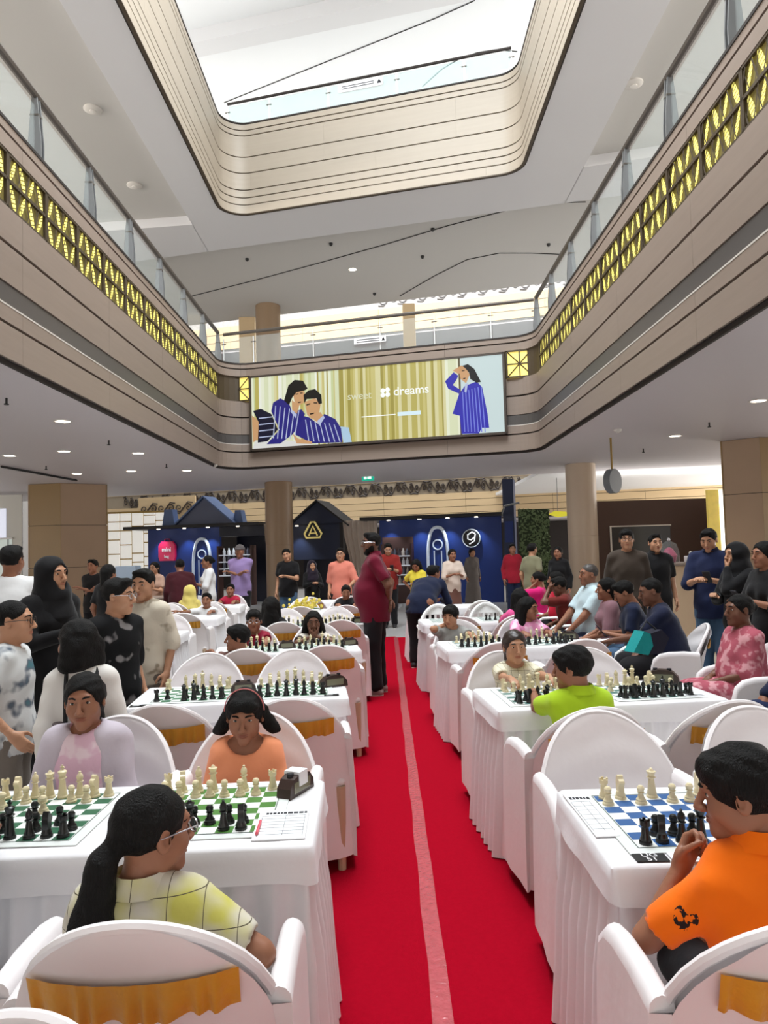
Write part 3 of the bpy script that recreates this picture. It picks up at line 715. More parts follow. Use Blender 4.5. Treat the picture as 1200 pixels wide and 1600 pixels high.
def sheet(label, p, rz, w_=.15, h_=.21, pen=False):
    t = thing('score_sheet', label, 'score sheet', p, rz, 'score sheets')
    MB().bbox((-w_/2, -h_/2, 0), (w_/2, h_/2, .004), .001).build('paper', m_paper, t)
    ink = MB(); R = random.Random(4)
    x = -w_*.36
    while x < w_*.42:
        q = R.uniform(.006, .016); ink.box((x, h_*.34, .004), (x+q, h_*.40, .0046)); x += q+.003
    for k in range(7): ink.box((-w_*.42, h_*(.28-k*.105), .004), (w_*.44, h_*(.28-k*.105)+.0008, .0045))
    for xx in (0.05*w_, -w_*.42, w_*.43): ink.box((xx, -h_*.4, .004), (xx+.0009, h_*.28, .0045))
    ink.build('printed_table', m_ink, t)
    return t
sheet('white printed score sheet on the corner of the nearest left table', tpt('L', 0, .51, -.14, TH+.004), .05, .155, .24)
tag(MB().tube([(0, 0, .006), (0, .10, .006)], .0045, 8).build('pen', m_pink), 'pink pen lying on the score sheet', 'pen')
bpy.data.objects['pen'].location = tpt('L', 0, .447, -.23, TH+.0085); bpy.data.objects['pen'].rotation_euler = (0, 0, .05)
sheet('folded score sheet at the left edge of nearest right table', tpt('R', 0, -.57, .06, TH+.004), .02, .07, .36)
sheet('score sheet under the hand of the boy in orange', tpt('R', 0, -.30, -.27, TH+.004), .0, .30, .06)
sheet('small score sheet on the right end of second right table', tpt('R', 1, .48, -.2, TH+.004), .1, .1, .07)
sheet('white score sheet on third right table right end', tpt('R', 2, .42, -.2, TH+.004), .1, .2, .06)
def card(label, p, rz, digits=None, w_=.085, h_=.05):
    t = thing('number_card', label, 'number card', p, rz, 'board number cards')
    MB().bbox((-w_/2, -h_/2, 0), (w_/2, h_/2, .003), .0008).build('card', M('black_card', (16, 15, 16), .5), t)
    if digits:
        for k, (txt, yy_) in enumerate(digits):
            cu = bpy.data.curves.new('digits', 'FONT'); cu.body = txt; cu.size = .03; cu.align_x = 'CENTER'; cu.extrude = .0004
            ob = bpy.data.objects.new('digits', cu); COL.objects.link(ob); ob.parent = t; ob.location = (0, yy_, .0034); cu.materials.append(m_paper); dg = bpy.context.evaluated_depsgraph_get(); me_ = bpy.data.meshes.new_from_object(ob.evaluated_get(dg)); bpy.data.objects.remove(ob); o_ = obj('digits', me_, t, (0, yy_, .0034))
    else:
        MB().box((-w_*.35, -.004, .003), (w_*.1, .004, .0034)).build('lettering', m_paper, t)
    return t
card('black number card with white digits before the blue board', tpt('R', 0, -.50, -.265, TH+.004), .0, [('UG', .003), ('51', -.022)])
card('small black number card at aisle end of second left table', tpt('L', 1, .52, -.22, TH+.004), .1)
card('small black number card at left end of second left table', tpt('L', 1, -.55, -.27, TH+.004), .1)
# ================================================================== PEOPLE: bodies grown as one smooth surface
class Field:
    def __init__(s, lo, hi, h):
        s.h = h; s.lo = np.array(lo, np.float32); n = np.maximum(np.ceil((np.array(hi)-s.lo)/h).astype(int)+1, 4); s.n = n
        s.ax = [s.lo[i]+h*np.arange(n[i], dtype=np.float32) for i in range(3)]
        s.f = np.full(n, 0.5, np.float32)
    def _sl(s, lo, hi, mg):
        out = []
        for i in range(3):
            a = int(max(0, math.floor((lo[i]-mg-s.lo[i])/s.h))); b = int(min(s.n[i], math.ceil((hi[i]+mg-s.lo[i])/s.h)+1))
            if b <= a: return None
            out.append(slice(a, b))
        return tuple(out)
    def _p(s, sl):
        return s.ax[0][sl[0]][:, None, None], s.ax[1][sl[1]][None, :, None], s.ax[2][sl[2]][None, None, :]
    def _mix(s, sl, d, k):
        g = s.f[sl]
        if k <= 0: s.f[sl] = np.minimum(g, d)
        else:
            hh = np.clip(.5+.5*(g-d)/k, 0, 1); s.f[sl] = g+(d-g)*hh-k*hh*(1-hh)
    def cone(s, a, b, ra, rb, k=.03, flat=None, inf=0.0):
        """tapered capsule; flat=(unit axis, factor<1) squashes it along that axis"""
        a = np.array(a, float); b = np.array(b, float); ra += inf; rb += inf
        mg = max(ra, rb)+k+s.h
        sl = s._sl(np.minimum(a, b), np.maximum(a, b), mg)
        if sl is None: return
        X, Y, Z = s._p(sl); ba = b-a; L = float(ba@ba)+1e-9
        x, y, z = X-a[0], Y-a[1], Z-a[2]
        t = np.clip((x*ba[0]+y*ba[1]+z*ba[2])/L, 0, 1)
        qx, qy, qz = x-t*ba[0], y-t*ba[1], z-t*ba[2]
        if flat:
            ax_, fc = flat; dd = qx*ax_[0]+qy*ax_[1]+qz*ax_[2]; q2 = qx*qx+qy*qy+qz*qz+dd*dd*(1/fc**2-1)
        else: q2 = qx*qx+qy*qy+qz*qz
        s._mix(sl, np.sqrt(q2)-(ra+(rb-ra)*t), k)
    def ell(s, c, r, Rm=None, k=.03, inf=0.0, sub=False):
        c = np.array(c, float); r = np.array(r, float)+inf; mg = max(r)+abs(k)+s.h
        sl = s._sl(c, c, mg)
        if sl is None: return
        X, Y, Z = s._p(sl); x, y, z = X-c[0], Y-c[1], Z-c[2]
        if Rm is not None:
            Rm = np.array(Rm); x, y, z = (x*Rm[0, 0]+y*Rm[1, 0]+z*Rm[2, 0], x*Rm[0, 1]+y*Rm[1, 1]+z*Rm[2, 1], x*Rm[0, 2]+y*Rm[1, 2]+z*Rm[2, 2])
        k0 = np.sqrt((x/r[0])**2+(y/r[1])**2+(z/r[2])**2); k1 = np.sqrt((x/r[0]**2)**2+(y/r[1]**2)**2+(z/r[2]**2)**2)+1e-6
        d = k0*(k0-1)/k1
        if sub:
            g = s.f[sl]; hh = np.clip(.5-.5*(g+d)/k, 0, 1); s.f[sl] = g+(-d-g)*hh+k*hh*(1-hh)
        else: s._mix(sl, d, k)
    def keep(s, p, n):
        """cut away everything on the side the normal points to"""
        X, Y, Z = s.ax[0][:, None, None], s.ax[1][None, :, None], s.ax[2][None, None, :]
        n = np.array(n, float); n /= np.linalg.norm(n)
        s.f = np.maximum(s.f, (X-p[0])*n[0]+(Y-p[1])*n[1]+(Z-p[2])*n[2])
    def wrinkle(s, amp, sc, seed=0):
        X, Y, Z = s.ax[0][:, None, None], s.ax[1][None, :, None], s.ax[2][None, None, :]
        s.f = s.f+amp*(np.sin(X*sc*1.3+Z*sc*.6+seed+1.3*np.sin(Z*sc*.5+seed))*np.sin(Y*sc*1.1-Z*sc*.45+seed*2)+.5*np.sin(Z*sc*1.7+X*sc*.7+seed*3+np.sin(Y*sc)))
    def at_y(s, x, z):
        """front-most surface y at (x, z)"""
        i = int(round((x-s.lo[0])/s.h)); k = int(round((z-s.lo[2])/s.h)); col = s.f[np.clip(i, 0, s.n[0]-1), :, np.clip(k, 0, s.n[2]-1)]
        w = np.nonzero(col < 0)[0]
        if not len(w): return None
        j = w[-1]
        if j+1 >= len(col): return float(s.ax[1][j])
        return float(s.ax[1][j]+s.h*(col[j]/(col[j]-col[j+1])))
    def nets(s):
        f = s.f; f[0] = f[-1] = .5; f[:, 0] = f[:, -1] = .5; f[:, :, 0] = f[:, :, -1] = .5
        ins = f < 0; c = ins[:-1, :-1, :-1].astype(np.int8)
        for a in (0, 1):
            for b in (0, 1):
                for d in (0, 1):
                    if a or b or d: c = c+ins[a:f.shape[0]-1+a, b:f.shape[1]-1+b, d:f.shape[2]-1+d]
        act = (c > 0) & (c < 8); idx = np.argwhere(act)
        if not len(idx): return np.zeros((0, 3)), np.zeros((0, 4), int)
        num = np.full(act.shape, -1, np.int32); num[act] = np.arange(len(idx))
        I, J, K = idx.T; acc = np.zeros((len(idx), 3)); cnt = np.zeros(len(idx))
        for ax in range(3):
            o1, o2 = [q for q in range(3) if q != ax]
            for u in (0, 1):
                for v in (0, 1):
                    p = [I.copy(), J.copy(), K.copy()]; p[o1] = p[o1]+u; p[o2] = p[o2]+v
                    q = [w_.copy() for w_ in p]; q[ax] = q[ax]+1
                    fa, fb = f[tuple(p)], f[tuple(q)]; cr = (fa < 0) != (fb < 0)
                    t = np.where(cr, fa/(fa-fb+1e-12), 0)
                    loc = np.stack(p, 1).astype(float); loc[:, ax] += t
                    acc[cr] += loc[cr]; cnt[cr] += 1
        v = acc/np.maximum(cnt, 1)[:, None]*s.h+s.lo
        quads = []
        for ax in range(3):
            o1, o2 = [q for q in range(3) if q != ax]
            sa = [slice(None)]*3; sb = [slice(None)]*3; sa[ax] = slice(0, -1); sb[ax] = slice(1, None)
            A, B = ins[tuple(sa)], ins[tuple(sb)]
            e = np.argwhere(A != B)
            if not len(e): continue
            e = e[(e[:, o1] > 0) & (e[:, o2] > 0) & (e[:, o1] < s.n[o1]-1) & (e[:, o2] < s.n[o2]-1)]
            def cell(d1, d2):
                q = e.copy(); q[:, o1] -= d1; q[:, o2] -= d2; return num[tuple(q.T)]
            qd = np.stack([cell(1, 1), cell(0, 1), cell(0, 0), cell(1, 0)], 1)
            fl = A[tuple(e.T)] if ax != 1 else ~A[tuple(e.T)]
            qd[~fl] = qd[~fl][:, ::-1]
            quads.append(qd)
        return v, np.concatenate(quads)
def np_mesh(name, parts, mat):
    vs, fs, off = [], [], 0
    for v, q in parts:
        if len(v): vs.append(v); fs.append(q+off); off += len(v)
    me = bpy.data.meshes.new(name); v = np.concatenate(vs); q = np.concatenate(fs)
    me.vertices.add(len(v)); me.vertices.foreach_set('co', v.astype(np.float32).ravel())
    me.loops.add(len(q)*4); me.loops.foreach_set('vertex_index', q.astype(np.int32).ravel())
    me.polygons.add(len(q)); me.polygons.foreach_set('loop_start', np.arange(0, len(q)*4, 4, dtype=np.int32)); 
    me.polygons.foreach_set('use_smooth', np.ones(len(q), bool))
    me.materials.append(mat); me.update(calc_edges=True); me.validate()
    return me

V = lambda *a: np.array(a, float)
def unit(v): return v/(np.linalg.norm(v)+1e-9)
def rotm(yaw=0, pitch=0, roll=0):
    """head frame: yaw about z (+ = to own left), pitch about x (+ = up), roll about y"""
    return np.array(Euler((pitch, roll, yaw), 'XYZ').to_matrix())
def ik(sh, tg, l1, l2, pole):
    d = tg-sh; L = np.linalg.norm(d)
    if L > (l1+l2)*.995: tg = sh+d/L*(l1+l2)*.995; d = tg-sh; L = np.linalg.norm(d)
    L = max(L, abs(l1-l2)+.02)
    a = (l1*l1-l2*l2+L*L)/(2*L); h = math.sqrt(max(l1*l1-a*a, 0)); u = unit(d); pl = pole-u*(pole@u)
    return sh+u*a+unit(pl)*h, tg

def hand_parts(wr, dr, nrm, side, sc, curl, h, spread=.0):
    """wr wrist, dr direction of the palm, nrm the way the palm faces, side +1 = left hand"""
    dr = unit(dr); nrm = unit(nrm-dr*(nrm@dr)); lat = np.cross(nrm, dr)*side   # lat points to the thumb side
    F = Field(wr-.16*sc*1.35, wr+.16*sc*1.35+dr*0, h)
    P = lambda a, b, c: wr+(dr*a+lat*b+nrm*c)*sc
    F.cone(P(-.03, 0, 0), P(.02, 0, 0), .024*sc, .024*sc, .01)
    for b, e in ((.027, .088), (.010, .092), (-.008, .088), (-.025, .080)):
        F.cone(P(.01, b*.6, 0), P(e, b, 0), .0155*sc, .0125*sc, .014*sc)
    F.ell(P(.035, .022, .010), (.020*sc,)*3, None, .012*sc)
    for j, (b, e, L) in enumerate(((.029, .088, .070), (.010, .092, .080), (-.009, .088, .074), (-.026, .080, .058))):
        cu = curl*(1+.12*j); p = P(e, b, 0); a = 0.0
        for q, (fr, rr) in enumerate(((.45, .0098), (.31, .0088), (.24, .0078))):
            a += cu*(.75, 1.0, .7)[q]
            d2 = dr*math.cos(a)+nrm*math.sin(a)+lat*(b*spread*8)
            n2 = p+unit(d2)*L*fr*sc; F.cone(p, n2, rr*1.02*sc, rr*.95*sc, .003*sc); p = n2
    p = P(.020, .026, .008); d1 = unit(dr*.62+lat*(.70-.35*min(curl, 1))+nrm*(.35+.3*min(curl, 1)))
    q = p+d1*.042*sc; F.cone(p, q, .013*sc, .0105*sc, .008*sc)
    d2 = unit(dr*.85+lat*(.25-.45*min(curl, 1))+nrm*(.25+.35*min(curl, 1))); r = q+d2*.030*sc; F.cone(q, r, .0102*sc, .0088*sc, .003*sc)
    d3 = unit(dr*.9+lat*(.05-.5*min(curl, 1))+nrm*(.15+.35*min(curl, 1))); F.cone(r, r+d3*.020*sc, .0088*sc, .0076*sc, .003*sc)
    return F.nets()

SKIN = {'brown': (150, 102, 78), 'tan': (186, 138, 108), 'dark': (112, 74, 56), 'fair': (205, 160, 130)}
def skin_mat(k): return M('skin_'+k, SKIN[k], 0.5, noise=(9, 0.05), spec=0.35)
m_hair = M('black_hair', (12, 10, 9), 0.6, noise=(40, 0.3), bump=(90, 0.5), stretch=(3, 3, .4), spec=.2); m_hairg = M('grey_hair', (62, 56, 52), 0.5, noise=(60, 0.4)); m_hairb = M('brown_hair', (40, 26, 20), 0.4, noise=(40, .3), bump=(70, .2))
m_eyew = M('eye_white', (214, 206, 200), 0.25); m_iris = M('iris', (28, 18, 14), 0.15); m_lip = {k: M('lip_'+k, tuple(int(c*.8) if i else int(c*.92) for i, c in enumerate(v)), 0.45) for k, v in SKIN.items()}
m_spec = M('spectacle_frame', (24, 22, 24), 0.3); m_specm = M('wire_frame', (196, 196, 200), 0.25, .8); m_shoe = M('dark_shoe', (40, 38, 40), 0.5); m_sneak = M('grey_sneaker', (150, 140, 136), 0.6, noise=(20, .2)); m_sole = M('sole', (210, 206, 200), .6)
def cl(name, rgb, noise=None, bump=(16, .18), rough=.85): return M('cloth_'+name, rgb, rough, noise=noise or (8, .05), bump=bump, spec=.2, sheen=.1)

def person(label, x, y, top, face, pose='stand', seat=.455, q=2, skin='brown', hair='short', hair_mat=None, female=False, width=1.0, belly=0.0,
           head=(0, 0, 0), lean=0.0, twist=0.0, armL='hang', armR='hang', curlL=.35, curlR=.35, shirt=None, sleeve='short', hem=None, pants=None, bottom='trousers',
           shoes=None, glasses=None, beard=None, legs=None, neck='crew', group='people', poleL=None, poleR=None, nrmL=None, nrmR=None, extra=None, layer=None, fold=.0035, shz=.875):
    """x, y: hips on the floor plan; face: degrees, 0 = looking away from the camera, 180 = towards it, 90 = to the left"""
    hb, hh_, hc, hhd = {1: (.013, .0048, .010, .0042), 2: (.019, .0075, .014, .0055), 3: (.026, .010, .020, .0075)}[q]
    root = thing('person', label, 'person', (x, y, 0), math.radians(face), group)
    sm = skin_mat(skin); hm = hair_mat or m_hair
    if pose == 'stand': S = top/1.70; hip = .525*top
    else: S = (top-seat)/.885; hip = seat+.085*S
    hs = max(.84, min(1.0, S**.32)); W = S*width*(.92 if female else 1.0)
    # spine
    tors = (top-.125*hs-.132*hs)-hip                       # hip to neck base
    Rl = rotm(0, -lean, 0); up = Rl@V(0, 0, 1); fwd = Rl@V(0, 1, 0); side = rotm(twist)@V(1, 0, 0)
    H0 = V(0, 0, hip); sp = lambda t, f=0.0, s_=0.0: H0+up*tors*t+fwd*f*S+side*s_*S
    NB = sp(1.0, -.01)
    Rh = rotm(twist+head[0], head[1]-lean*.4, head[2])
    HC = NB+up*.085*hs+Rh@V(0, .035, .047)*hs                # head centre
    sh = {+1: sp(shz)-side*.158*W, -1: sp(shz)+side*.158*W}   # +1 = own left (-x when facing +y)
    hipj = {+1: H0+V(-.085*W, 0, 0), -1: H0+V(.085*W, 0, 0)}
    l1, l2, th, shn = .285*S, .245*S, .43*S, .43*S
    # legs
    knee, ank = {}, {}
    for sd in (1, -1):
        if pose == 'sit':
            sp_ = -sd*(.10 if female else .14)*W
            knee[sd] = V(sp_, th*.98, hip-.01*S); ank[sd] = V(sp_*.9, th*.98-.02, max(.085*S, hip-shn))
            if legs == 'tuck': ank[sd] = V(sp_*.9, th*.55, max(.085*S, hip-shn*.9))
        else:
            knee[sd] = V(-sd*.085*W, .012, hip*.52); ank[sd] = V(-sd*.09*W, -.02, .085*S)
            if legs == 'stride': knee[sd][1] += sd*.05; ank[sd][1] += sd*.10
    # arms
    el, wr = {}, {}
    PRE = {'hang': lambda sd: sh[sd]+V(-sd*.07, .03, -.50)*S, 'lap': lambda sd: H0+V(-sd*.07*W, .26*S, .11*S), 'knee': lambda sd: knee[sd]+V(0, -.05*S, .09*S),
           'table': lambda sd: H0+V(-sd*.12, .36, 0)+V(0, 0, .80-hip), 'chin': lambda sd: HC+Rh@V(-sd*.02, .10, -.13)*hs, 'cheek': lambda sd: HC+Rh@V(-sd*.085, .06, -.09)*hs,
           'brow': lambda sd: HC+Rh@V(-sd*.06, .12, .02)*hs, 'back': lambda sd: H0+V(-sd*.02, -.15*S, .10*S), 'phone': lambda sd: sp(.5, .28)+side*(-sd)*.06*S, 'cross': lambda sd: sp(.55, .17)+side*sd*.11*S,
           'hip': lambda sd: H0+V(-sd*.17, .02, .10)*S, 'side': lambda sd: sh[sd]+V(-sd*.12, .10, -.42)*S}
    for sd, a in ((1, armL), (-1, armR)):
        tg = PRE[a](sd) if isinstance(a, str) else np.array(a, float)
        pole = {'hang': V(-sd*.3, -1, 0), 'side': V(-sd*.5, -1, 0), 'back': V(-sd*1, -.6, .0), 'hip': V(-sd*1, -.4, 0), 'chin': V(-sd*.5, .25, -1), 'cheek': V(-sd*.6, .3, -1), 'brow': V(-sd*.7, .3, -1)}.get(a if isinstance(a, str) else '', V(-sd*.7, -.5, -.8))
        pl = poleL if sd == 1 else poleR
        if pl is not None: pole = np.array(pl, float)
        el[sd], wr[sd] = ik(sh[sd], tg, l1, l2, pole)
    allp = [HC+V(0, 0, .2), HC, NB]+[p for d in (sh, hipj, knee, ank, el, wr) for p in d.values()]
    lo = np.min(allp, 0)-.26*max(S, .8); hi = np.max(allp, 0)+.26*max(S, .8); lo[2] = -.01
    def torso(F, inf, k=.05, low=-.10):
        F.ell(sp(.06), V(.165*W, .118*S, .125*S), None, k, inf)
        F.cone(sp(.08), sp(.58), (.140 if not female else .128)*W+belly*.4, .148*W, k, (fwd, .74), inf)
        F.ell(sp(.66, .005), V(.158*W, .112*S, .17*S), Rl, k, inf)
        F.cone(sh[1]*.80+sh[-1]*.20, sh[-1]*.80+sh[1]*.20, .055*S, .055*S, k, None, inf*.7)
        [F.cone(NB-up*.025*S, sp(.90)+side*s_*.115*W, .044*S, .040*S, .045, None, inf*.8) for s_ in (-1, 1)]
        if belly: F.ell(sp(.28, .05), V(.15*W+belly, .115*S+belly, .15*S+belly), None, k, inf)
        if female and S > .8:
            for s_ in (-1, 1): F.ell(sp(.62, .085)+side*s_*.065*S, V(.062, .055, .062)*S, None, .04, inf)
    # ---- body
    B = Field(lo, hi, hb); torso(B, -.002)
    for sd in (1, -1):
        B.cone(sh[sd], el[sd], .050*S, .040*S, .04); B.cone(el[sd], wr[sd], .040*S, .026*S, .02)
        B.cone(hipj[sd], knee[sd], .088*W, .058*S, .04); B.cone(knee[sd], ank[sd], .056*S, .036*S, .02)
        B.cone(knee[sd]*.7+ank[sd]*.3+V(0, -.012*S, 0), knee[sd]*.5+ank[sd]*.5+V(0, -.012*S, 0), .050*S, .046*S, .03)
        B.cone(ank[sd]+V(0, -.01, -.03*S), ank[sd]+V(0, .14*S, -.05*S), .034*S, .028*S, .03)
    B.cone(NB-up*.02, HC+Rh@V(0, -.02, -.05)*hs, .054*hs, .050*hs, .03)
    parts = [B.nets()]
    # ---- head (own frame, finer grid)
    Hd = Field(V(-.115, -.14, -.20), V(.115, .15, .15), hh_)
    jw = .92 if female or S < .85 else 1.0
    Hd.ell(V(0, -.012, .030), V(.074, .093, .085), None, .02)
    Hd.cone(V(0, .022, -.005), V(0, .046, -.080), .060*jw, .036*jw, .03)
    for s_ in (-1, 1):
        Hd.ell(V(s_*.036, .048, -.026), V(.030, .032, .030), None, .025); Hd.ell(V(s_*.045*jw, .012, -.060), V(.020, .030, .024), None, .03)
    Hd.cone(V(-.036, .074, .032), V(.036, .074, .032), .011, .011, .02)
    for s_ in (-1, 1): Hd.ell(V(s_*.031, .096, .010), V(.019, .018, .012), None, .012, 0, True)
    Hd.cone(V(0, .086, .016), V(0, .108, -.026), .0075, .0115, .012)
    for s_ in (-1, 1): Hd.ell(V(s_*.0115, .097, -.030), V(.009, .010, .008), None, .008)
    Hd.ell(V(0, .066, -.058), V(.027, .024, .022), None, .02); Hd.ell(V(0, .072, -.092), V(.020, .018, .018), None, .02)
    for s_ in (-1, 1):
        Hd.ell(V(s_*.078, -.008, -.002), V(.009, .020, .031), rotm(s_*-.3), .006); Hd.ell(V(s_*.084, -.002, .002), V(.006, .010, .016), None, .006, 0, True)
    Hd.cone(V(0, -.018, -.05), V(0, -.034, -.19), .050, .053, .03)
    hv, hq = Hd.nets(); tohead = lambda v: (np.asarray(v)*hs)@Rh.T+HC
    parts.append((tohead(hv), hq))
    # ---- hands
    for sd, a, cu, nr in ((1, armL, curlL, nrmL), (-1, armR, curlR, nrmR)):
        dr = wr[sd]-el[sd]; nm = np.array(nr, float) if nr is not None else (V(sd*1, 0, 0) if a in ('hang', 'side') else (unit(HC-wr[sd]) if a in ('chin', 'cheek', 'brow') else V(0, 0, -1)))
        if a == 'table': dr = unit(dr)*.6+V(0, .8, -.2)
        if a == 'chin': dr = unit(dr)*.5+V(sd*.4, 0, .5)
        parts.append(hand_parts(wr[sd], dr, nm, sd, max(.72, S**.7)*(.92 if female else 1), cu, hhd))
    body = obj('body', np_mesh('body', parts, sm), root)
    # ---- face details
    for s_ in (-1, 1):
        yy_ = Hd.at_y(s_*.031, .010) or .08
        e = MB(); e.ball((s_*.031, yy_-.0075, .010), (.0130, .0115, .0070), 8, 6, 0); e.ball((s_*.031, yy_-.001, .0105), (.0068, .0056, .0066), 8, 5, 1)
        e.v = [tuple(p) for p in tohead(e.v)]; e.build('eye', [m_eyew, m_iris], root, True)
        eb = MB(); pts = []
        for xx, zz in ((.014, .030), (.026, .036), (.040, .036), (.052, .028)): pts.append((s_*xx, (Hd.at_y(s_*xx, zz) or .08)+.001, zz))
        eb.tube(pts, [.0035, .0048, .0042, .002], 5); eb.v = [tuple(p) for p in tohead(eb.v)]; eb.build('eyebrow', hm if hm is not m_hairg else m_hair, root, True)
    lp_ = MB()
    for dz, r in ((-.0525, .0042), (-.0615, .0050)):
        pts = [(xx, (Hd.at_y(xx, dz) or .08)-.0005, dz+(.0015 if abs(xx) > .015 else 0)) for xx in (-.023, -.013, -.005, .005, .013, .023)]
        lp_.tube(pts, [.0015, r, r*1.1, r*1.1, r, .0015], 6)
    lp_.v = [tuple(p) for p in tohead(lp_.v)]; lp_.build('lips', m_lip[skin], root, True)
    # ---- hair
    if hair != 'none':
        G = Field(V(-.20, -.30, -.50), V(.20, .17, .18), hh_*1.15)
        cap = lambda r=0.0, z=.034: G.ell(V(0, -.016, z), V(.081+r, .099+r, .088+r), None, .01)
        cut = lambda t=-.020, ny=.80, nz=.60: G.keep(V(0, .0, -t/nz if False else 0)+V(0, 0, 0)+V(0, ny, -nz)*(-t), V(0, ny, -nz))
        hairline = lambda zt: G.ell(V(0, .100, zt-.115), V(.078, .098, .115), None, .010, 0, True)
        if hair in ('short', 'crop', 'fringe'):
            cap({'short': .001, 'crop': -.0035, 'fringe': .006}[hair], .036)
            if hair == 'short': G.ell(V(.0, .050, .098), V(.055, .034, .024), None, .02)
            if hair == 'fringe': G.ell(V(0, .060, .072), V(.062, .032, .036), None, .02)
            hairline({'short': .072, 'crop': .074, 'fringe': .052}[hair]); G.keep(V(0, 0, -.070), V(0, .25, -1))
            for s_ in (-1, 1): G.ell(V(s_*.088, .004, -.012), V(.016, .020, .036), None, .008, 0, True)
        elif hair in ('long', 'bob', 'tails', 'pony', 'bun', 'back'):
            cap(.001 if hair in ('pony', 'bun') else .005); hairline(.070)
            for s_ in (-1, 1):
                if hair in ('pony', 'bun'): G.ell(V(s_*.088, .004, -.012), V(.016, .022, .036), None, .008, 0, True)
            if hair in ('pony', 'bun'): G.keep(V(0, 0, -.065), V(0, .3, -1))
            if hair == 'long':
                for s_ in (-1, 1): G.cone(V(s_*.066, -.025, .03), V(s_*.085, -.03, -.22), .040, .045, .03)
                G.cone(V(0, -.07, .0), V(0, -.10, -.34), .066, .070, .04); G.cone(V(-.03, -.085, -.1), V(-.05, -.10, -.36), .05, .05, .03); G.cone(V(.03, -.085, -.1), V(.05, -.10, -.36), .05, .05, .03)
            if hair == 'bob':
                for s_ in (-1, 1): G.cone(V(s_*.070, -.02, .02), V(s_*.092, -.025, -.10), .034, .040, .03)
                G.cone(V(-.05, -.07, -.02), V(.05, -.07, -.02), .05, .05, .03); G.cone(V(-.06, -.07, -.09), V(.06, -.07, -.09), .045, .045, .03)
            if hair == 'tails':
                G.ell(V(0, .058, .070), V(.066, .034, .036), None, .02)
                for s_ in (-1, 1): G.cone(V(s_*.070, -.035, .01), V(s_*.118, -.045, -.075), .034, .030, .02); G.cone(V(s_*.10, -.045, -.05), V(s_*.145, -.04, -.085), .028, .012, .02)
                hairline(.050)
            if hair == 'back': G.cone(V(0, -.07, .0), V(0, -.10, -.20), .066, .050, .04)
            if hair == 'pony':
                for a_, b_, r0_, r1_ in ((V(0, -.095, .0), V(0, -.135, -.05), .026, .030), (V(0, -.135, -.05), V(0, -.150, -.20), .036, .055), (V(0, -.150, -.20), V(0, -.13, -.38), .058, .078)): G.cone(a_, b_, r0_, r1_, .02)
            if hair == 'bun': G.ell(V(0, -.115, .02), V(.036, .032, .036), None, .012)
        elif hair == 'cap':
            cap(.012, .040); G.keep(V(0, 0, .030), V(0, 0, -1)); G.ell(V(0, .115, .045), V(.065, .06, .010), None, .012)
        elif hair == 'hijab':
            G.ell(V(0, -.020, .030), V(.098, .112, .104), None, .01); G.cone(V(0, -.02, -.02), V(0, -.03, -.16), .095, .10, .05)
            G.cone(V(0, -.02, -.16), V(0, -.03, -.27), .13, .17, .06)
            G.ell(V(0, .098, -.012), V(.058, .075, .088), None, .012, 0, True)
        if hair != 'cap': G.wrinkle(.0022 if hair != 'hijab' else .004, 75 if hair != 'hijab' else 30, seed=x*3)
        gv, gq = G.nets()
        if len(gv):
            o = obj('headscarf' if hair == 'hijab' else ('cap' if hair == 'cap' else 'hair'), np_mesh('hair', [(tohead(gv), gq)], hm), root)
    if beard:
        G = Field(V(-.10, -.05, -.20), V(.10, .13, .03), hh_)
        G.cone(V(0, .030, -.050), V(0, .052, -.098), .058, .038, .03)
        for s_ in (-1, 1): G.ell(V(s_*.052, .015, -.055), V(.022, .035, .040), None, .02)
        G.ell(V(0, .105, -.043), V(.045, .03, .018), None, .01, 0, True); G.keep(V(0, .06, -.034), V(0, .35, 1)); G.ell(V(0, .094, -.0575), V(.021, .02, .009), None, .008, 0, True)
        gv, gq = G.nets(); obj('beard', np_mesh('beard', [(tohead(gv), gq)], m_hair), root)
    if glasses:
        gm = m_spec if glasses == 'dark' else m_specm; g = MB()
        for s_ in (-1, 1):
            cx = s_*.033; fy = max((Hd.at_y(s_*.031, .03) or .08), (Hd.at_y(s_*.05, -.01) or .07))+.010
            ring = [(cx+.024*math.cos(a), fy+.002-abs(math.cos(a))*.002, .008+.018*math.sin(a)) for a in [2*PI*k/14 for k in range(15)]]
            g.tube(ring, .0022, 5, False); g.tube([(s_*.057, fy, .012), (s_*.078, .045, .014), (s_*.083, -.02, .008)], .002, 5)
        g.tube([(-.010, fy+.004, .012), (.010, fy+.004, .012)], .0022, 5)
        g.v = [tuple(p) for p in tohead(g.v)]; g.build('spectacles', gm, root, True)
    # ---- clothes
    if shirt is not None:
        F = Field(lo, hi, hc); lowc = hip-.13*S if pose == 'stand' else hip-.02
        if hem is not None: lowc = hem
        torso(F, .015+.004*S, .05)
        if pose == 'stand' or bottom in ('gown',): 
            F.cone(sp(.30), V(0, 0, lowc-.02), .142*W+belly*.6, .172*W, .05, (V(0, 1, 0), .76), .014)
        else: F.cone(sp(.30), sp(.0), .142*W+belly*.5, .165*W, .05, (V(0, 1, 0), .80), .014)
        for sd in (1, -1):
            if sleeve == 'long':
                F.cone(sh[sd], el[sd], .050*S, .044*S, .04, None, .013); F.cone(el[sd], el[sd]*.08+wr[sd]*.92, .043*S, .034*S, .02, None, .011)
            elif sleeve == 'short':
                e2 = sh[sd]*.30+el[sd]*.70; F.cone(sh[sd], e2, .050*S, .052*S, .035, None, .013)
            elif sleeve == 'elbow':
                F.cone(sh[sd], el[sd], .058*S, .056*S, .035, None, .013)
        # hem / neckline / cuffs
        if bottom == 'gown': pass
        F.keep(V(0, 0, lowc), V(0, 0, -1))
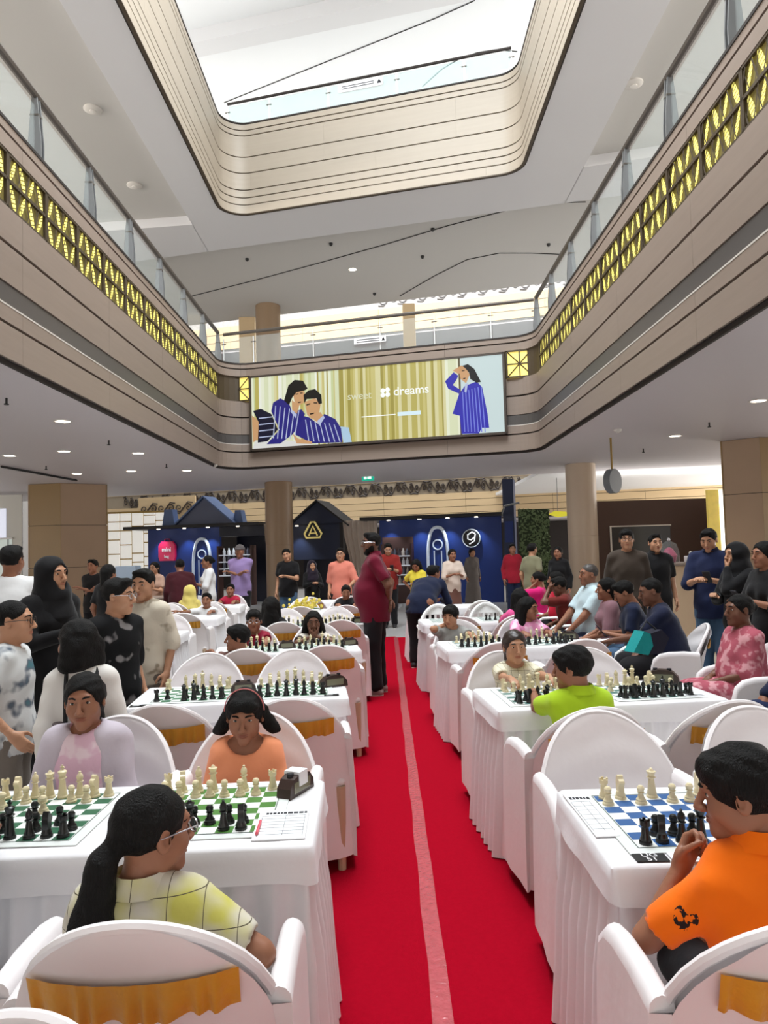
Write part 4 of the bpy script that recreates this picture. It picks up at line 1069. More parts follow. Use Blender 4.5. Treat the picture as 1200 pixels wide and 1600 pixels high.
        if sleeve in ('short',):
            for sd in (1, -1):
                ud = unit(el[sd]-sh[sd]); c0 = sh[sd]*.30+el[sd]*.70
                # cap the sleeve flat: remove a ball just past the cuff
                F.ell(c0+ud*.075*S, V(.072, .072, .072)*S, None, .004, 0, True)
        nk = {'crew': .066, 'wide': .088, 'v': .070, 'collar': .062}[neck]*hs
        F.ell(NB+up*.035*hs+fwd*(.022 if neck != 'wide' else .04), V(nk, nk*1.05, nk*.95 if neck != 'v' else nk*1.3), None, .008, 0, True)
        F.wrinkle(fold*S, 26/max(S, .7), seed=x*7+y)
        so = obj('shirt' if bottom != 'gown' else 'gown', np_mesh('shirt', [F.nets()], shirt), root)
        if neck == 'collar':
            c = MB(); n = 12; ring0, ring1 = [], []
            for k in range(n+1):
                a = PI*.10+(2*PI-.2*PI)*k/n; d = np.array([math.sin(a), math.cos(a), 0])
                ring0.append(tuple(NB+up*.050*hs+(side*d[0]+fwd*d[1])*.064*hs)); ring1.append(tuple(NB+up*.004*hs+(side*d[0]+fwd*d[1])*.092*hs+fwd*.006))
            c.loft([ring0, ring1], closed=False); c.build('collar', shirt, so, True)
    if layer is not None:       # open cardigan or jacket over the shirt
        F = Field(lo, hi, hc); torso(F, .024, .05)
        F.cone(sp(.30), sp(.0), .15*W, .175*W, .05, (V(0, 1, 0), .80), .018)
        for sd in (1, -1): F.cone(sh[sd], el[sd], .060*S, .052*S, .04, None, .018); F.cone(el[sd], el[sd]*.08+wr[sd]*.92, .050*S, .042*S, .02, None, .014)
        F.keep(V(0, 0, hip-.05), V(0, 0, -1)); F.ell(NB+up*.04*hs+fwd*.02, V(.07, .075, .075)*hs, None, .006, 0, True)
        F.ell(sp(.45, .20), V(.128*W, .165*S, .50*S), None, .006, 0, True); F.wrinkle(fold*1.5*S, 24, seed=x*5)
        obj('cardigan', np_mesh('cardigan', [F.nets()], layer), root)
    if pants is not None and bottom != 'gown':
        F = Field(lo, hi, hc)
        F.ell(sp(.03), V(.160*W, .114*S, .11*S), None, .04, .006)
        if bottom == 'skirt':
            if pose == 'sit':
                F.cone(V(-.05, 0, hip), V(-.10*W, th, hip-.0), .10*W, .085*S, .06, None, .014); F.cone(V(.05, 0, hip), V(.10*W, th, hip), .10*W, .085*S, .06, None, .014)
                F.cone(V(0, th*.97, hip-.03), V(0, th*1.02, .10), .11*W, .16*W, .06, (V(0, 1, 0), .6), .01); F.cone(V(0, 0, hip), V(0, th, hip-.02), .10*W, .09*S, .06)
            else:
                F.cone(H0, V(0, 0, .12), .155*W, .23*W, .05, (V(0, 1, 0), .8), .012)
            F.keep(V(0, 0, .06), V(0, 0, -1))
        else:
            for sd in (1, -1):
                F.cone(hipj[sd], knee[sd], .094*W, .070*S, .035, None, .010)
                if bottom == 'trousers': F.cone(knee[sd], ank[sd]+V(0, 0, .02), .068*S, .056*S, .02, None, .010)
                else: F.cone(hipj[sd], hipj[sd]*.1+knee[sd]*.9, .10*W, .088*S, .03, None, .01)
        if pose == 'stand' and hem is None: F.keep(V(0, 0, hip-.02*S), V(0, 0, 1))
        F.wrinkle(fold*S, 24/max(S, .7), seed=y*3)
        obj('skirt' if bottom == 'skirt' else ('shorts' if bottom == 'shorts' else 'trousers'), np_mesh('trousers', [F.nets()], pants), root)
    if bottom == 'gown':
        F = Field(lo, hi, hc); torso(F, .018, .05); F.cone(sp(.25), V(0, 0, .05), .15*W, .27*W, .06, (V(0, 1, 0), .85), .015); F.keep(V(0, 0, .02), V(0, 0, -1))
        F.wrinkle(.006, 22, seed=x); obj('gown_skirt', np_mesh('gown', [F.nets()], shirt or pants), root)
    # ---- shoes
    if shoes is not None:
        for sd in (1, -1):
            F = Field(ank[sd]+V(-.08, -.12, -.12), ank[sd]+V(.08, .24, .07), .009 if q > 1 else .007); z0 = ank[sd][2]
            F.cone(ank[sd]+V(0, -.03*S, -.045*S), ank[sd]+V(0, .10*S, -.05*S), .040*S, .042*S, .03); F.cone(ank[sd]+V(0, .09*S, -.055*S), ank[sd]+V(0, .15*S, -.058*S), .040*S, .032*S, .02)
            F.cone(ank[sd]+V(0, -.02, -.03*S), ank[sd]+V(0, .0, .01), .044*S, .044*S, .02); F.keep(ank[sd]+V(0, 0, -.082*S), V(0, 0, -1)); F.keep(ank[sd]+V(0, 0, .012), V(0, 0, 1))
            so = obj('shoe', np_mesh('shoe', [F.nets()], shoes), root)
            zz = z0-.084*S
            MB().loft([[(ank[sd][0]+.046*S*math.cos(a)*(1 if math.sin(a) < 0 else .95), ank[sd][1]+.055*S+.125*S*math.sin(a), z_) for a in [2*PI*k/14 for k in range(14)]] for z_ in (zz, zz+.018*S)], True, True).build('sole', m_sole, so)
    return dict(root=root, HC=HC, Rh=Rh, hs=hs, tohead=tohead, NB=NB, sp=sp, S=S, sh=sh, el=el, wr=wr, Hd=Hd, hip=hip, knee=knee)
# ---- patterned cloths
def cl_print(name, base, second, scale, lo=.5, hi=.56, kind='noise', third=None):
    mt = M('cloth_'+name, base, .85, bump=(16, .18), noise=(8, .04), spec=.2); nt = mt.node_tree; b = nt.nodes['Principled BSDF']
    tc_ = nt.nodes.new('ShaderNodeTexCoord')
    n = nt.nodes.new('ShaderNodeTexNoise' if kind == 'noise' else 'ShaderNodeTexVoronoi'); n.inputs['Scale'].default_value = scale
    nt.links.new(tc_.outputs['Object'], n.inputs['Vector'])
    r = nt.nodes.new('ShaderNodeValToRGB'); e = r.color_ramp.elements
    e[0].position = lo; e[0].color = (*lin(base), 1); e[1].position = hi; e[1].color = (*lin(second), 1)
    if third: q = e.new(min(1, hi+.12)); q.color = (*lin(third), 1)
    nt.links.new(n.outputs[0], r.inputs[0]); nt.links.new(r.outputs[0], b.inputs['Base Color'])
    return mt
def cl_plaid(name, base, stain, line, cell=.075):
    mt = M('cloth_'+name, base, .85, bump=(16, .18), noise=(8, .04), spec=.2); nt = mt.node_tree; b = nt.nodes['Principled BSDF']
    tc_ = nt.nodes.new('ShaderNodeTexCoord'); n = nt.nodes.new('ShaderNodeTexNoise'); n.inputs['Scale'].default_value = 7
    nt.links.new(tc_.outputs['Object'], n.inputs['Vector'])
    r = nt.nodes.new('ShaderNodeValToRGB'); e = r.color_ramp.elements; e[0].position = .50; e[0].color = (*lin(base), 1); e[1].position = .68; e[1].color = (*lin(stain), 1)
    nt.links.new(n.outputs[0], r.inputs[0])
    sx = nt.nodes.new('ShaderNodeSeparateXYZ'); nt.links.new(tc_.outputs['Object'], sx.inputs[0]); prev = None
    for ax in (0, 2):
        d = nt.nodes.new('ShaderNodeMath'); d.operation = 'PINGPONG'; d.inputs[1].default_value = cell/2; nt.links.new(sx.outputs[ax], d.inputs[0])
        l = nt.nodes.new('ShaderNodeMath'); l.operation = 'LESS_THAN'; l.inputs[1].default_value = .0009; nt.links.new(d.outputs[0], l.inputs[0])
        if prev is None: prev = l
        else:
            mx = nt.nodes.new('ShaderNodeMath'); mx.operation = 'MAXIMUM'; nt.links.new(prev.outputs[0], mx.inputs[0]); nt.links.new(l.outputs[0], mx.inputs[1]); prev = mx
    m2 = nt.nodes.new('ShaderNodeMix'); m2.data_type = 'RGBA'; nt.links.new(prev.outputs[0], m2.inputs[0]); nt.links.new(r.outputs[0], m2.inputs[6]); m2.inputs[7].default_value = (*lin(line), 1)
    nt.links.new(m2.outputs[2], b.inputs['Base Color'])
    return mt
black = cl('black', (20, 19, 21)); navy = cl('navy', (22, 30, 56)); jeans = cl('jeans', (70, 96, 124)); darkp = cl('dark_trousers', (26, 25, 28)); khaki = cl('khaki', (150, 136, 116)); greyp = cl('grey_trousers', (120, 112, 104), noise=(14, .1))
white = cl('white', (226, 226, 226)); maroon = cl('maroon', (104, 14, 40)); beige = cl('beige', (196, 182, 160))
PEOPLE = {}
def seated(key, label, chair, top, dx=0.0, dy=-.05, **kw):
    p, a = CH[chair]; c, s = math.cos(a), math.sin(a)
    PEOPLE[key] = person(label, p.x+dx*c-dy*s, p.y+dx*s+dy*c, top, math.degrees(a)+kw.pop('turn', 0), 'sit', **kw)
def stand(key, label, px, ytop, Y, face, **kw):
    p = at(px, ytop, Y); PEOPLE[key] = person(label, p.x, Y, p.z+.005, face, 'stand', **kw)
NCH = [0]
def sitp(key, label, px, ytop, Y, face, chair='P', cl_=None, **kw):
    p = at(px, ytop, Y); f = math.radians(face); PEOPLE[key] = person(label, p.x, Y, p.z+.005, face, 'sit', **kw)
    if chair: put(chairC if chair == 'C' else chairP, (p.x-.05*math.sin(f), Y+.05*math.cos(f), 0), f, cl_ or ('white '+('covered' if chair == 'C' else 'plastic')+' chair under the '+label.split(' ', 1)[1][:60].rsplit(' ', 0)[0]), 'spectator chairs')

# ================================================================== foreground players
plaid = cl_plaid('yellow_plaid', (212, 206, 190), (200, 194, 96), (96, 88, 70))
seated('yellow', 'girl with ponytail and yellow plaid shirt sitting back to camera', ('L', 0, 1, True), 1.05, dx=-.05, dy=-.07, q=1, skin='brown', hair='pony', female=True, width=1.2, shirt=plaid, neck='collar', pants=darkp, shoes=m_shoe,
       head=(-.85, -.05, 0), glasses='wire', armL='lap', armR=(.17, .10, .70), poleR=(.9, -.6, -.4), curlR=.5, group='players on the left', fold=.005)
pr = PEOPLE['yellow']
o = MB().ball((0, -.118, -.024), (.027, .02, .022), 12, 8).build('hair_tie', M('yellow_tie', (232, 214, 40), .4), pr['root'], True); o.matrix_local = Matrix.Translation(Vector(pr['HC'])) @ Matrix(pr['Rh'].tolist()).to_4x4() @ Matrix.Diagonal((pr['hs'],)*3).to_4x4()
seated('edge', 'player at left edge resting a hand beside the dark green board', ('L', 0, -1, True), 1.12, dx=-.2, q=2, skin='dark', hair='short', shirt=cl('teal_tee', (40, 90, 96)), pants=darkp, armR=(.235, .25, .79), curlR=.15, armL='lap', nrmR=(0, 0, -1), group='players on the left')
lil = cl('lilac_cardigan', (196, 186, 196)); pinkt = cl_print('pink_tee', (226, 186, 204), (238, 214, 222), 14, .52, .6)
seated('lilac', 'girl in lilac cardigan and pink tee sitting opposite the dark green board', ('L', 0, -1, False), 1.115, dx=.05, q=1, skin='brown', hair='back', female=True, width=1.12, shirt=pinkt, layer=lil, sleeve='none', pants=darkp, armL='lap', armR='lap', head=(.12, -.05, .05), group='players on the left', neck='crew')
seated('peach', 'girl with headband and orange tee sitting opposite the green board', ('L', 0, 1, False), 1.035, dx=-.0, q=1, skin='brown', hair='tails', female=True, width=1.06, shirt=cl('peach', (250, 160, 116)), neck='wide', pants=darkp, armL='lap', armR='lap', head=(.02, -.18, 0), group='players on the left')
pr = PEOPLE['peach']
hb_ = MB(); hb_.tube([(.0905*math.cos(a), .012-.012*math.sin(a), .032+.100*math.sin(a)) for a in [PI*k/16 for k in range(17)]], .003, 6)
hb_.v = [tuple(p) for p in pr['tohead'](hb_.v)]; hb_.build('headband', M('headband', (206, 120, 120), .4, noise=(60, .5)), pr['root'], True)
orange = cl('orange_tee', (255, 116, 8))
seated('orange', 'boy in bright orange tee resting his chin on a fist at the blue board', ('R', 0, -1, True), 1.105, dx=.045, dy=-.04, q=1, skin='brown', hair='fringe', width=1.05, shz=.77, shirt=orange, neck='collar', pants=darkp, shoes=m_shoe, lean=.12, turn=4,
       head=(1.05, -.12, 0), armL=(-.145, .15, .785), poleL=(-.75, -.35, -1), curlL=1.1, nrmL=(.55, -.35, .6), armR='lap', group='players on the right', fold=.005)
lime = cl('lime_tee', (176, 212, 40))
seated('lime', 'boy in lime green tee sitting with his back to the camera', ('R', 1, -1, True), 1.09, dx=.06, dy=.06, q=1, skin='brown', hair='fringe', shirt=lime, neck='collar', pants=darkp, head=(.95, -.12, 0), armL='table', armR='lap', group='players on the right')
cream = cl_plaid('cream_dress', (226, 220, 196), (210, 200, 160), (120, 110, 80), .04)
seated('cream', 'girl in cream printed dress facing the camera across second right table', ('R', 1, -1, False), 1.045, dx=-.02, q=2, skin='tan', hair='back', hair_mat=m_hairb, female=True, shirt=cream, pants=cream, bottom='skirt', armL='table', armR='table', group='players on the right')
seated('greyboy', 'boy in grey tee propping his cheek at the third right table', ('R', 2, -1, False), 1.05, dx=.10, q=2, skin='tan', hair='fringe', shirt=cl('grey_tee', (150, 150, 146)), pants=darkp, armR='cheek', armL='table', curlR=.9, head=(-.5, -.15, 0), group='players on the right')
seated('pinkgirl', 'long haired girl in pink dress sitting at the third right table', ('R', 2, 1, False), 1.10, q=2, skin='brown', hair='long', female=True, shirt=cl_print('pink_frill', (230, 150, 190), (244, 200, 220), 12), pants=darkp, head=(.8, -.1, 0), armL='table', armR='table', group='players on the right')
seated('brownboy', 'boy in brown tee turned left at the third left table', ('L', 2, -1, True), 1.03, q=2, skin='brown', hair='fringe', shirt=cl('brown_tee', (112, 78, 70)), pants=darkp, head=(1.25, 0, 0), turn=25, dx=-.05, armL='table', armR='lap', group='players on the left')
seated('redboy', 'boy with spectacles and crimson tee facing the camera at third left table', ('L', 2, -1, False), 1.05, dx=-.02, q=2, skin='brown', hair='fringe', shirt=cl('crimson_tee', (138, 22, 48)), pants=darkp, glasses='wire', armL='table', armR='table', group='players on the left')
seated('handsface', 'child holding both hands to the face at the third left table', ('L', 2, 1, False), 1.03, dx=.05, q=2, skin='dark', hair='bob', shirt=cl_print('striped_tee', (214, 206, 196), (70, 60, 56), 9), pants=darkp, armL='chin', armR='chin', curlL=.6, curlR=.6, lean=.2, poleL=(-1, .3, -.35), poleR=(1, .3, -.35), group='players on the left')
# far left block and rows
stand('hairback', 'woman with long black hair seen from behind at the fourth left row', 430, 935, 9.0, 5, q=3, female=True, hair='long', shirt=black, pants=darkp, group='players on the left') if False else None
seated('darkgirl', 'dark long haired girl with her back turned at the fourth left table', ('L', 3, -1, True), 1.12, dx=-.13, q=2, hair='long', female=True, shirt=black, pants=darkp, armL='table', armR='table', group='players on the left')
seated('blackboy', 'boy in black tee looking down at the fifth left table', ('L', 4, 1, False), 1.08, dx=-.02, q=3, skin='brown', hair='short', shirt=black, pants=darkp, armL='table', armR='table', head=(0, -.25, 0), group='players on the left')
seated('whiteboy', 'boy in white tee stretching an arm over the outer left table', ('O', 1, 1, False), 1.04, q=3, skin='brown', hair='short', shirt=white, pants=darkp, armL='table', armR=(.42, .22, .80), group='players in the outer block')
seated('hijabkid', 'child in white headscarf sitting back turned in the outer left block', ('O', 1, -1, True), 1.13, q=3, skin='brown', hair='hijab', hair_mat=cl('white_scarf', (226, 222, 216)), shirt=cl('white_dress', (214, 212, 208)), female=True, sleeve='long', pants=white, armL='table', armR='table', group='players in the outer block')
seated('redkid', 'child in red top at the back of the outer left block', ('O', 2, 1, False), 1.08, dx=.0, q=3, skin='brown', hair='short', shirt=cl('red_top', (170, 30, 60)), pants=darkp, armL='table', armR='table', group='players in the outer block')
seated('blackhairgirl', 'girl with black hair and pink sleeves at the fourth right table', ('R', 3, 1, True), 1.13, dx=.08, q=3, skin='brown', hair='long', female=True, shirt=cl('pink_top', (226, 90, 150)), pants=darkp, armL='table', armR='table', group='players on the right')
# ================================================================== standing on the left
tiedye = cl_print('tie_dye', (214, 216, 216), (96, 104, 116), 9, .50, .60, third=(60, 120, 128))
stand('tiedye', 'boy with spectacles in white tie-dye tee at the left edge', 14, 938, 3.75, -80, q=2, skin='tan', hair='crop', glasses='dark', shirt=tiedye, pants=greyp, shoes=m_sneak, armR='side', armL='hang', group='standing onlookers')
stand('pinafore', 'girl in white blouse and black pinafore seen from behind', 128, 968, 3.45, 20, q=2, skin='brown', hair='bob', female=True, shirt=cl('white_blouse', (222, 218, 212)), sleeve='long', pants=black, bottom='skirt', shoes=m_shoe, head=(.75, -.05, 0), group='standing onlookers')
pr = PEOPLE['pinafore']; bb = MB()
for s_ in (-1, 1): bb.tube([tuple(pr['sp'](t_, f_)+V(s_*.085, 0, 0)*pr['S']) for t_, f_ in ((.30, -.172), (.6, -.172), (.85, -.138), (.985, -.06), (.95, .07), (.7, .16))], .020, 6, flat=.5)
bb.build('strap', black, pr['root'], True)
bk = Field(V(-.25, -.25, .5), V(.25, .2, 1.1), .016); S_ = pr['S']; bk.cone(pr['sp'](.02), pr['sp'](.42), .172*S_, .165*S_, .04, (V(0, 1, 0), .84), .032); bk.keep(pr['sp'](.50), V(0, -.35, 1)); obj('pinafore_back', np_mesh('pinafore_back', [bk.nets()], cl_print('dark_floral', (22, 20, 24), (120, 110, 112), 14, .58, .66)), pr['root'])
stand('hijab', 'smiling woman in black headscarf and abaya standing at left', 78, 872, 5.0, -125, q=2, skin='tan', hair='hijab', hair_mat=black, female=True, width=1.12, shirt=black, sleeve='long', bottom='gown', armR='phone', group='standing onlookers', head=(.25, 0, .06))
pr = PEOPLE['hijab']; er = MB().ball((.088, .020, -.052), (.010, .010, .014), 8, 6); er.v = [tuple(p) for p in pr['tohead'](er.v)]; er.build('earring', M('gold_earring', (224, 190, 110), .3, .8), pr['root'], True)
bprint = cl_print('black_print', (18, 18, 20), (128, 124, 124), 8, .56, .62)
stand('bprint', 'boy with spectacles in black printed tee looking right', 178, 903, 4.55, -120, q=2, skin='tan', hair='short', glasses='wire', width=1.08, shirt=bprint, sleeve='elbow', pants=darkp, shoes=m_shoe, head=(.45, -.05, 0), group='standing onlookers')
stand('beige', 'boy in open beige shirt standing behind the black printed tee', 226, 888, 5.35, 160, q=2, skin='tan', hair='short', shirt=cl_print('beige_shirt', (206, 196, 178), (150, 138, 120), 9, .55, .62), sleeve='elbow', pants=greyp, shoes=m_sneak, head=(.2, -.1, 0), group='standing onlookers')
stand('wshirt', 'man in white shirt with crossbody strap at the left edge', 14, 852, 5.6, 35, q=2, skin='brown', hair='short', width=1.1, shirt=white, sleeve='elbow', pants=darkp, shoes=m_shoe, head=(-.7, 0, 0), group='standing onlookers')
stand('pillarman', 'man in dark tee standing against the tan square pillar', 146, 874, 12.0, 170, q=3, skin='brown', shirt=black, pants=darkp, shoes=m_shoe, armL='cross', armR='cross', group='standing onlookers')
stand('backhead', 'dark haired woman in black beside the pillar', 168, 882, 9.2, -20, q=3, female=True, hair='back', shirt=black, pants=darkp, shoes=m_shoe, group='standing onlookers')
stand('deskwoman', 'woman in spectacles leaning on the beige desk', 242, 878, 13.5, 165, q=3, skin='tan', hair='back', glasses='dark', female=True, shirt=cl('dusty_pink', (196, 160, 140)), pants=darkp, armL='phone', armR='phone', group='booth visitors')
stand('maroonback', 'figure in dark maroon clothes bending before the blue booth', 282, 872, 12.6, 20, q=3, width=1.25, shirt=cl('dark_maroon', (62, 18, 26)), sleeve='long', pants=darkp, shoes=m_shoe, lean=.25, group='booth visitors')
stand('whitetop', 'woman in white top looking left beside the pointed arch', 326, 868, 13.2, 110, q=3, skin='brown', hair='bun', female=True, shirt=white, sleeve='elbow', pants=khaki, armL='phone', armR='phone', group='booth visitors')
stand('lavender', 'man in lavender shirt with folded arms by the dark doorway', 375, 852, 14.0, 170, q=3, skin='brown', hair='cap', hair_mat=cl('grey_cap', (90, 84, 84)), width=1.1, shirt=cl('lavender', (150, 128, 176)), sleeve='elbow', pants=darkp, armL='cross', armR='cross', group='booth visitors')
seated('yellowkid', 'child in yellow hooded top at the back of the outer block', ('O', 2, -1, True), 1.12, q=3, dx=.2, skin='brown', hair='hijab', hair_mat=cl('yellow_hood', (214, 196, 110)), shirt=cl('yellow_hood', (214, 196, 110)), sleeve='long', pants=darkp, group='players in the outer block')
stand('blackjeans', 'man in black shirt and blue jeans beside the tan column', 449, 857, 14.0, 170, q=3, skin='tan', shirt=black, pants=jeans, shoes=m_shoe, armL='phone', armR='hang', head=(.1, -.1, .25), group='booth visitors')
stand('darkhijab', 'woman in dark headscarf in front of the dark booth', 487, 876, 15.0, 200, q=3, skin='tan', hair='hijab', hair_mat=cl('dark_scarf', (36, 28, 40)), female=True, shirt=black, sleeve='long', bottom='gown', armL='phone', armR='phone', group='booth visitors')
stand('salmon', 'man in salmon pink tee with spectacles standing in the booth row', 532, 856, 13.0, 175, q=3, skin='tan', hair='short', glasses='dark', shirt=cl('salmon', (214, 128, 110)), sleeve='elbow', pants=darkp, shoes=m_shoe, armL=(-.18, .25, .98), armR='hang', group='booth visitors')
stand('umpire', 'bearded man in maroon polo and black trousers standing on the carpet', 583, 832, 8.15, 78, q=2, skin='dark', hair='short', beard=True, glasses='wire', width=1.12, belly=.05, shirt=maroon, neck='collar', pants=darkp, shoes=m_sneak, armL='back', armR='back', head=(.25, 0, 0), group='standing onlookers', twist=.25)
stand('redman', 'man in red shirt reading a phone behind the maroon polo', 606, 848, 15.0, 180, q=3, skin='tan', glasses='wire', shirt=cl('brick_red', (134, 36, 32)), sleeve='elbow', pants=darkp, shoes=m_shoe, armL='phone', armR='phone', head=(0, -.3, 0), group='booth visitors')
stand('yellowtop', 'woman with yellow top and hand on hip near the right booth', 652, 872, 14.0, 160, q=3, skin='brown', hair='long', female=True, shirt=cl('yellow_top', (226, 208, 70)), pants=darkp, armR='hip', armL='phone', head=(0, -.5, 0), lean=.1, group='booth visitors')
PEOPLE['navybend'] = person('man in navy bending low over a table, back to camera', .45, 9.86, 1.62, -22, q=3, skin='brown', shirt=navy, sleeve='long', pants=darkp, shoes=m_shoe, lean=1.0, width=1.2, armL=(-.12, .60, .86), armR=(.12, .60, .86), head=(-.6, .3, 0), group='booth visitors')
stand('creamwoman', 'woman in cream shawl holding a bag near the right booth', 706, 858, 14.6, 190, q=3, skin='brown', hair='back', female=True, shirt=cl('cream_shawl', (214, 196, 182)), sleeve='elbow', pants=cl('brown_skirt', (110, 76, 66)), bottom='skirt', armL='phone', armR='phone', group='booth visitors')
stand('greydress', 'woman in long grey dress below the round emblem', 737, 857, 19.8, 200, q=3, skin='tan', hair='back', female=True, shirt=cl('grey_dress', (118, 112, 108)), sleeve='long', bottom='gown', group='booth visitors')
stand('redwhite', 'man in red and white top beside the blue tower', 800, 850, 17.0, 180, q=3, skin='brown', shirt=cl('red_white', (150, 26, 44)), sleeve='long', pants=navy, shoes=m_shoe, group='booth visitors')
stand('olive', 'man in olive tee turned away by the leafy wall', 830, 849, 13.6, -50, q=3, skin='tan', shirt=cl('olive_tee', (126, 124, 98)), pants=darkp, shoes=m_shoe, group='standing onlookers')
stand('collarwoman', 'woman in black with white collar left of the beige column', 872, 854, 13.6, 150, q=3, skin='brown', hair='back', female=True, shirt=black, sleeve='long', pants=darkp, neck='collar', shoes=m_shoe, group='standing onlookers')
# ================================================================== spectators on the right
mag = cl('magenta', (214, 30, 116)); redk = cl('cherry', (196, 30, 56))
sitp('mag1', 'woman in magenta kurta seated left of the spectator row', 842, 893, 10.6, 70, q=3, skin='brown', hair='bun', female=True, shirt=mag, sleeve='elbow', pants=mag, bottom='skirt', armL='cheek', armR='lap', group='spectators', cl_='plastic chair under the woman in magenta')
sitp('mag2', 'woman in cherry red top seated beside the magenta kurta', 870, 893, 9.9, 70, q=3, skin='brown', hair='back', female=True, shirt=redk, sleeve='elbow', pants=darkp, armL='lap', armR='lap', group='spectators', cl_='plastic chair under the woman in cherry red')
sitp('brow', 'man in rust shirt resting his brow on a hand', 888, 899, 8.9, 75, q=2, skin='dark', shirt=cl('rust', (104, 36, 30)), pants=darkp, armL='brow', armR='lap', lean=.15, head=(0, -.25, 0), group='spectators', cl_='plastic chair under the man in rust')
sitp('bluewhite', 'man in pale blue polo seated before the beige column', 922, 881, 8.1, 100, q=2, skin='brown', hair='crop', hair_mat=m_hairg, width=1.08, belly=.03, shirt=cl('pale_blue', (196, 216, 222)), neck='collar', pants=navy, armL='knee', armR='knee', group='spectators', cl_='plastic chair under the man in pale blue')
sitp('mauve', 'woman in mauve saree seated next to the pale blue polo', 950, 903, 7.55, 85, q=2, skin='brown', hair='back', female=True, shirt=cl('mauve', (134, 98, 106)), sleeve='elbow', pants=cl_print('mauve_print', (134, 104, 104), (176, 160, 150), 14), bottom='skirt', armL='lap', armR='lap', group='spectators', cl_='plastic chair under the woman in mauve')
sitp('navy1', 'man in navy tee looking down at his phone', 995, 903, 7.0, 80, q=2, skin='brown', hair='short', shirt=navy, pants=jeans, armL='phone', armR='phone', head=(0, -.4, 0), lean=.15, group='spectators', cl_='plastic chair under the man looking at his phone')
sitp('navy2', 'heavy man in navy tee leaning forward with a teal bag', 1046, 899, 6.35, 80, q=2, skin='dark', hair='crop', width=1.15, belly=.04, shirt=cl('navy_tee', (20, 26, 52)), pants=darkp, bottom='shorts', armL=(-.05, .50, .74), armR='lap', lean=.22, head=(.1, -.15, 0), group='spectators', cl_='white covered chair under the heavy man in navy', chair='C')
sari = cl_print('rose_saree', (168, 84, 98), (206, 150, 156), 16, .52, .62)
sitp('sari', 'woman in rose patterned saree seated at the right with hands folded', 1158, 928, 5.15, 92, q=2, skin='dark', hair='bun', female=True, width=1.2, belly=.03, shirt=sari, sleeve='elbow', pants=sari, bottom='skirt', armL='lap', armR='lap', group='spectators', cl_='white covered chair under the woman in rose saree', chair='C', head=(.1, 0, 0))
sitp('knee', 'seated person in navy trousers cut off by the right edge', 1300, 905, 4.35, 92, q=2, skin='brown', hair='short', shirt=navy, sleeve='long', pants=cl('navy_trousers', (28, 40, 74)), armL='knee', armR='knee', group='spectators', cl_='plastic chair cut off by the right edge')
stand('olivejacket', 'tall man in dark olive jacket standing before the grey screen', 978, 827, 8.5, 165, q=2, skin='tan', hair='fringe', glasses='dark', shirt=cl('olive_shirt', (66, 56, 48)), sleeve='long', pants=darkp, shoes=m_shoe, group='standing onlookers')
stand('blackshirt', 'man in black shirt standing right of the olive jacket', 1022, 834, 9.2, 180, q=2, skin='tan', hair='short', shirt=black, neck='collar', pants=darkp, shoes=m_shoe, group='standing onlookers')
stand('navystand', 'man in navy shirt looking down at his phone beside the counter', 1108, 824, 7.7, 140, q=2, skin='tan', hair='short', shirt=cl('navy_shirt', (26, 34, 66)), neck='collar', sleeve='elbow', pants=jeans, shoes=m_shoe, armL='phone', armR='phone', head=(0, -.35, 0), group='standing onlookers')
stand('blackhijab', 'woman in black headscarf raising a hand to her chin', 1152, 848, 7.0, 110, q=2, skin='tan', hair='hijab', hair_mat=black, female=True, shirt=black, sleeve='long', bottom='gown', armL='chin', armR='phone', head=(-.2, 0, 0), group='standing onlookers')
stand('blackwoman', 'woman in black holding a phone at the right edge', 1196, 846, 6.3, 100, q=2, skin='brown', hair='back', female=True, shirt=black, sleeve='elbow', pants=darkp, shoes=m_shoe, armL='phone', armR='phone', group='standing onlookers')

# small dark print on the orange sleeve
pr = PEOPLE['orange']; mt = orange; nt = mt.node_tree; b = nt.nodes['Principled BSDF']; P0 = pr['sh'][1]*.55+pr['el'][1]*.45
tc_ = nt.nodes.new('ShaderNodeTexCoord'); vd = nt.nodes.new('ShaderNodeVectorMath'); vd.operation = 'DISTANCE'; vd.inputs[1].default_value = tuple(P0+V(-.02, -.06, .01)*pr['S'])
nz = nt.nodes.new('ShaderNodeTexNoise'); nz.inputs['Scale'].default_value = 55; g1 = nt.nodes.new('ShaderNodeMath'); g1.operation = 'GREATER_THAN'; g1.inputs[1].default_value = .52
l1_ = nt.nodes.new('ShaderNodeMath'); l1_.operation = 'LESS_THAN'; l1_.inputs[1].default_value = .027; mu = nt.nodes.new('ShaderNodeMath'); mu.operation = 'MULTIPLY'; mxc = nt.nodes.new('ShaderNodeMix'); mxc.data_type = 'RGBA'
nt.links.new(tc_.outputs['Object'], vd.inputs[0]); nt.links.new(tc_.outputs['Object'], nz.inputs['Vector']); nt.links.new(vd.outputs['Value'], l1_.inputs[0]); nt.links.new(nz.outputs[0], g1.inputs[0]); nt.links.new(l1_.outputs[0], mu.inputs[0]); nt.links.new(g1.outputs[0], mu.inputs[1])
old = b.inputs['Base Color'].links[0].from_socket; nt.links.new(mu.outputs[0], mxc.inputs[0]); nt.links.new(old, mxc.inputs[6]); mxc.inputs[7].default_value = (.02, .01, .01, 1); nt.links.new(mxc.outputs[2], b.inputs['Base Color'])
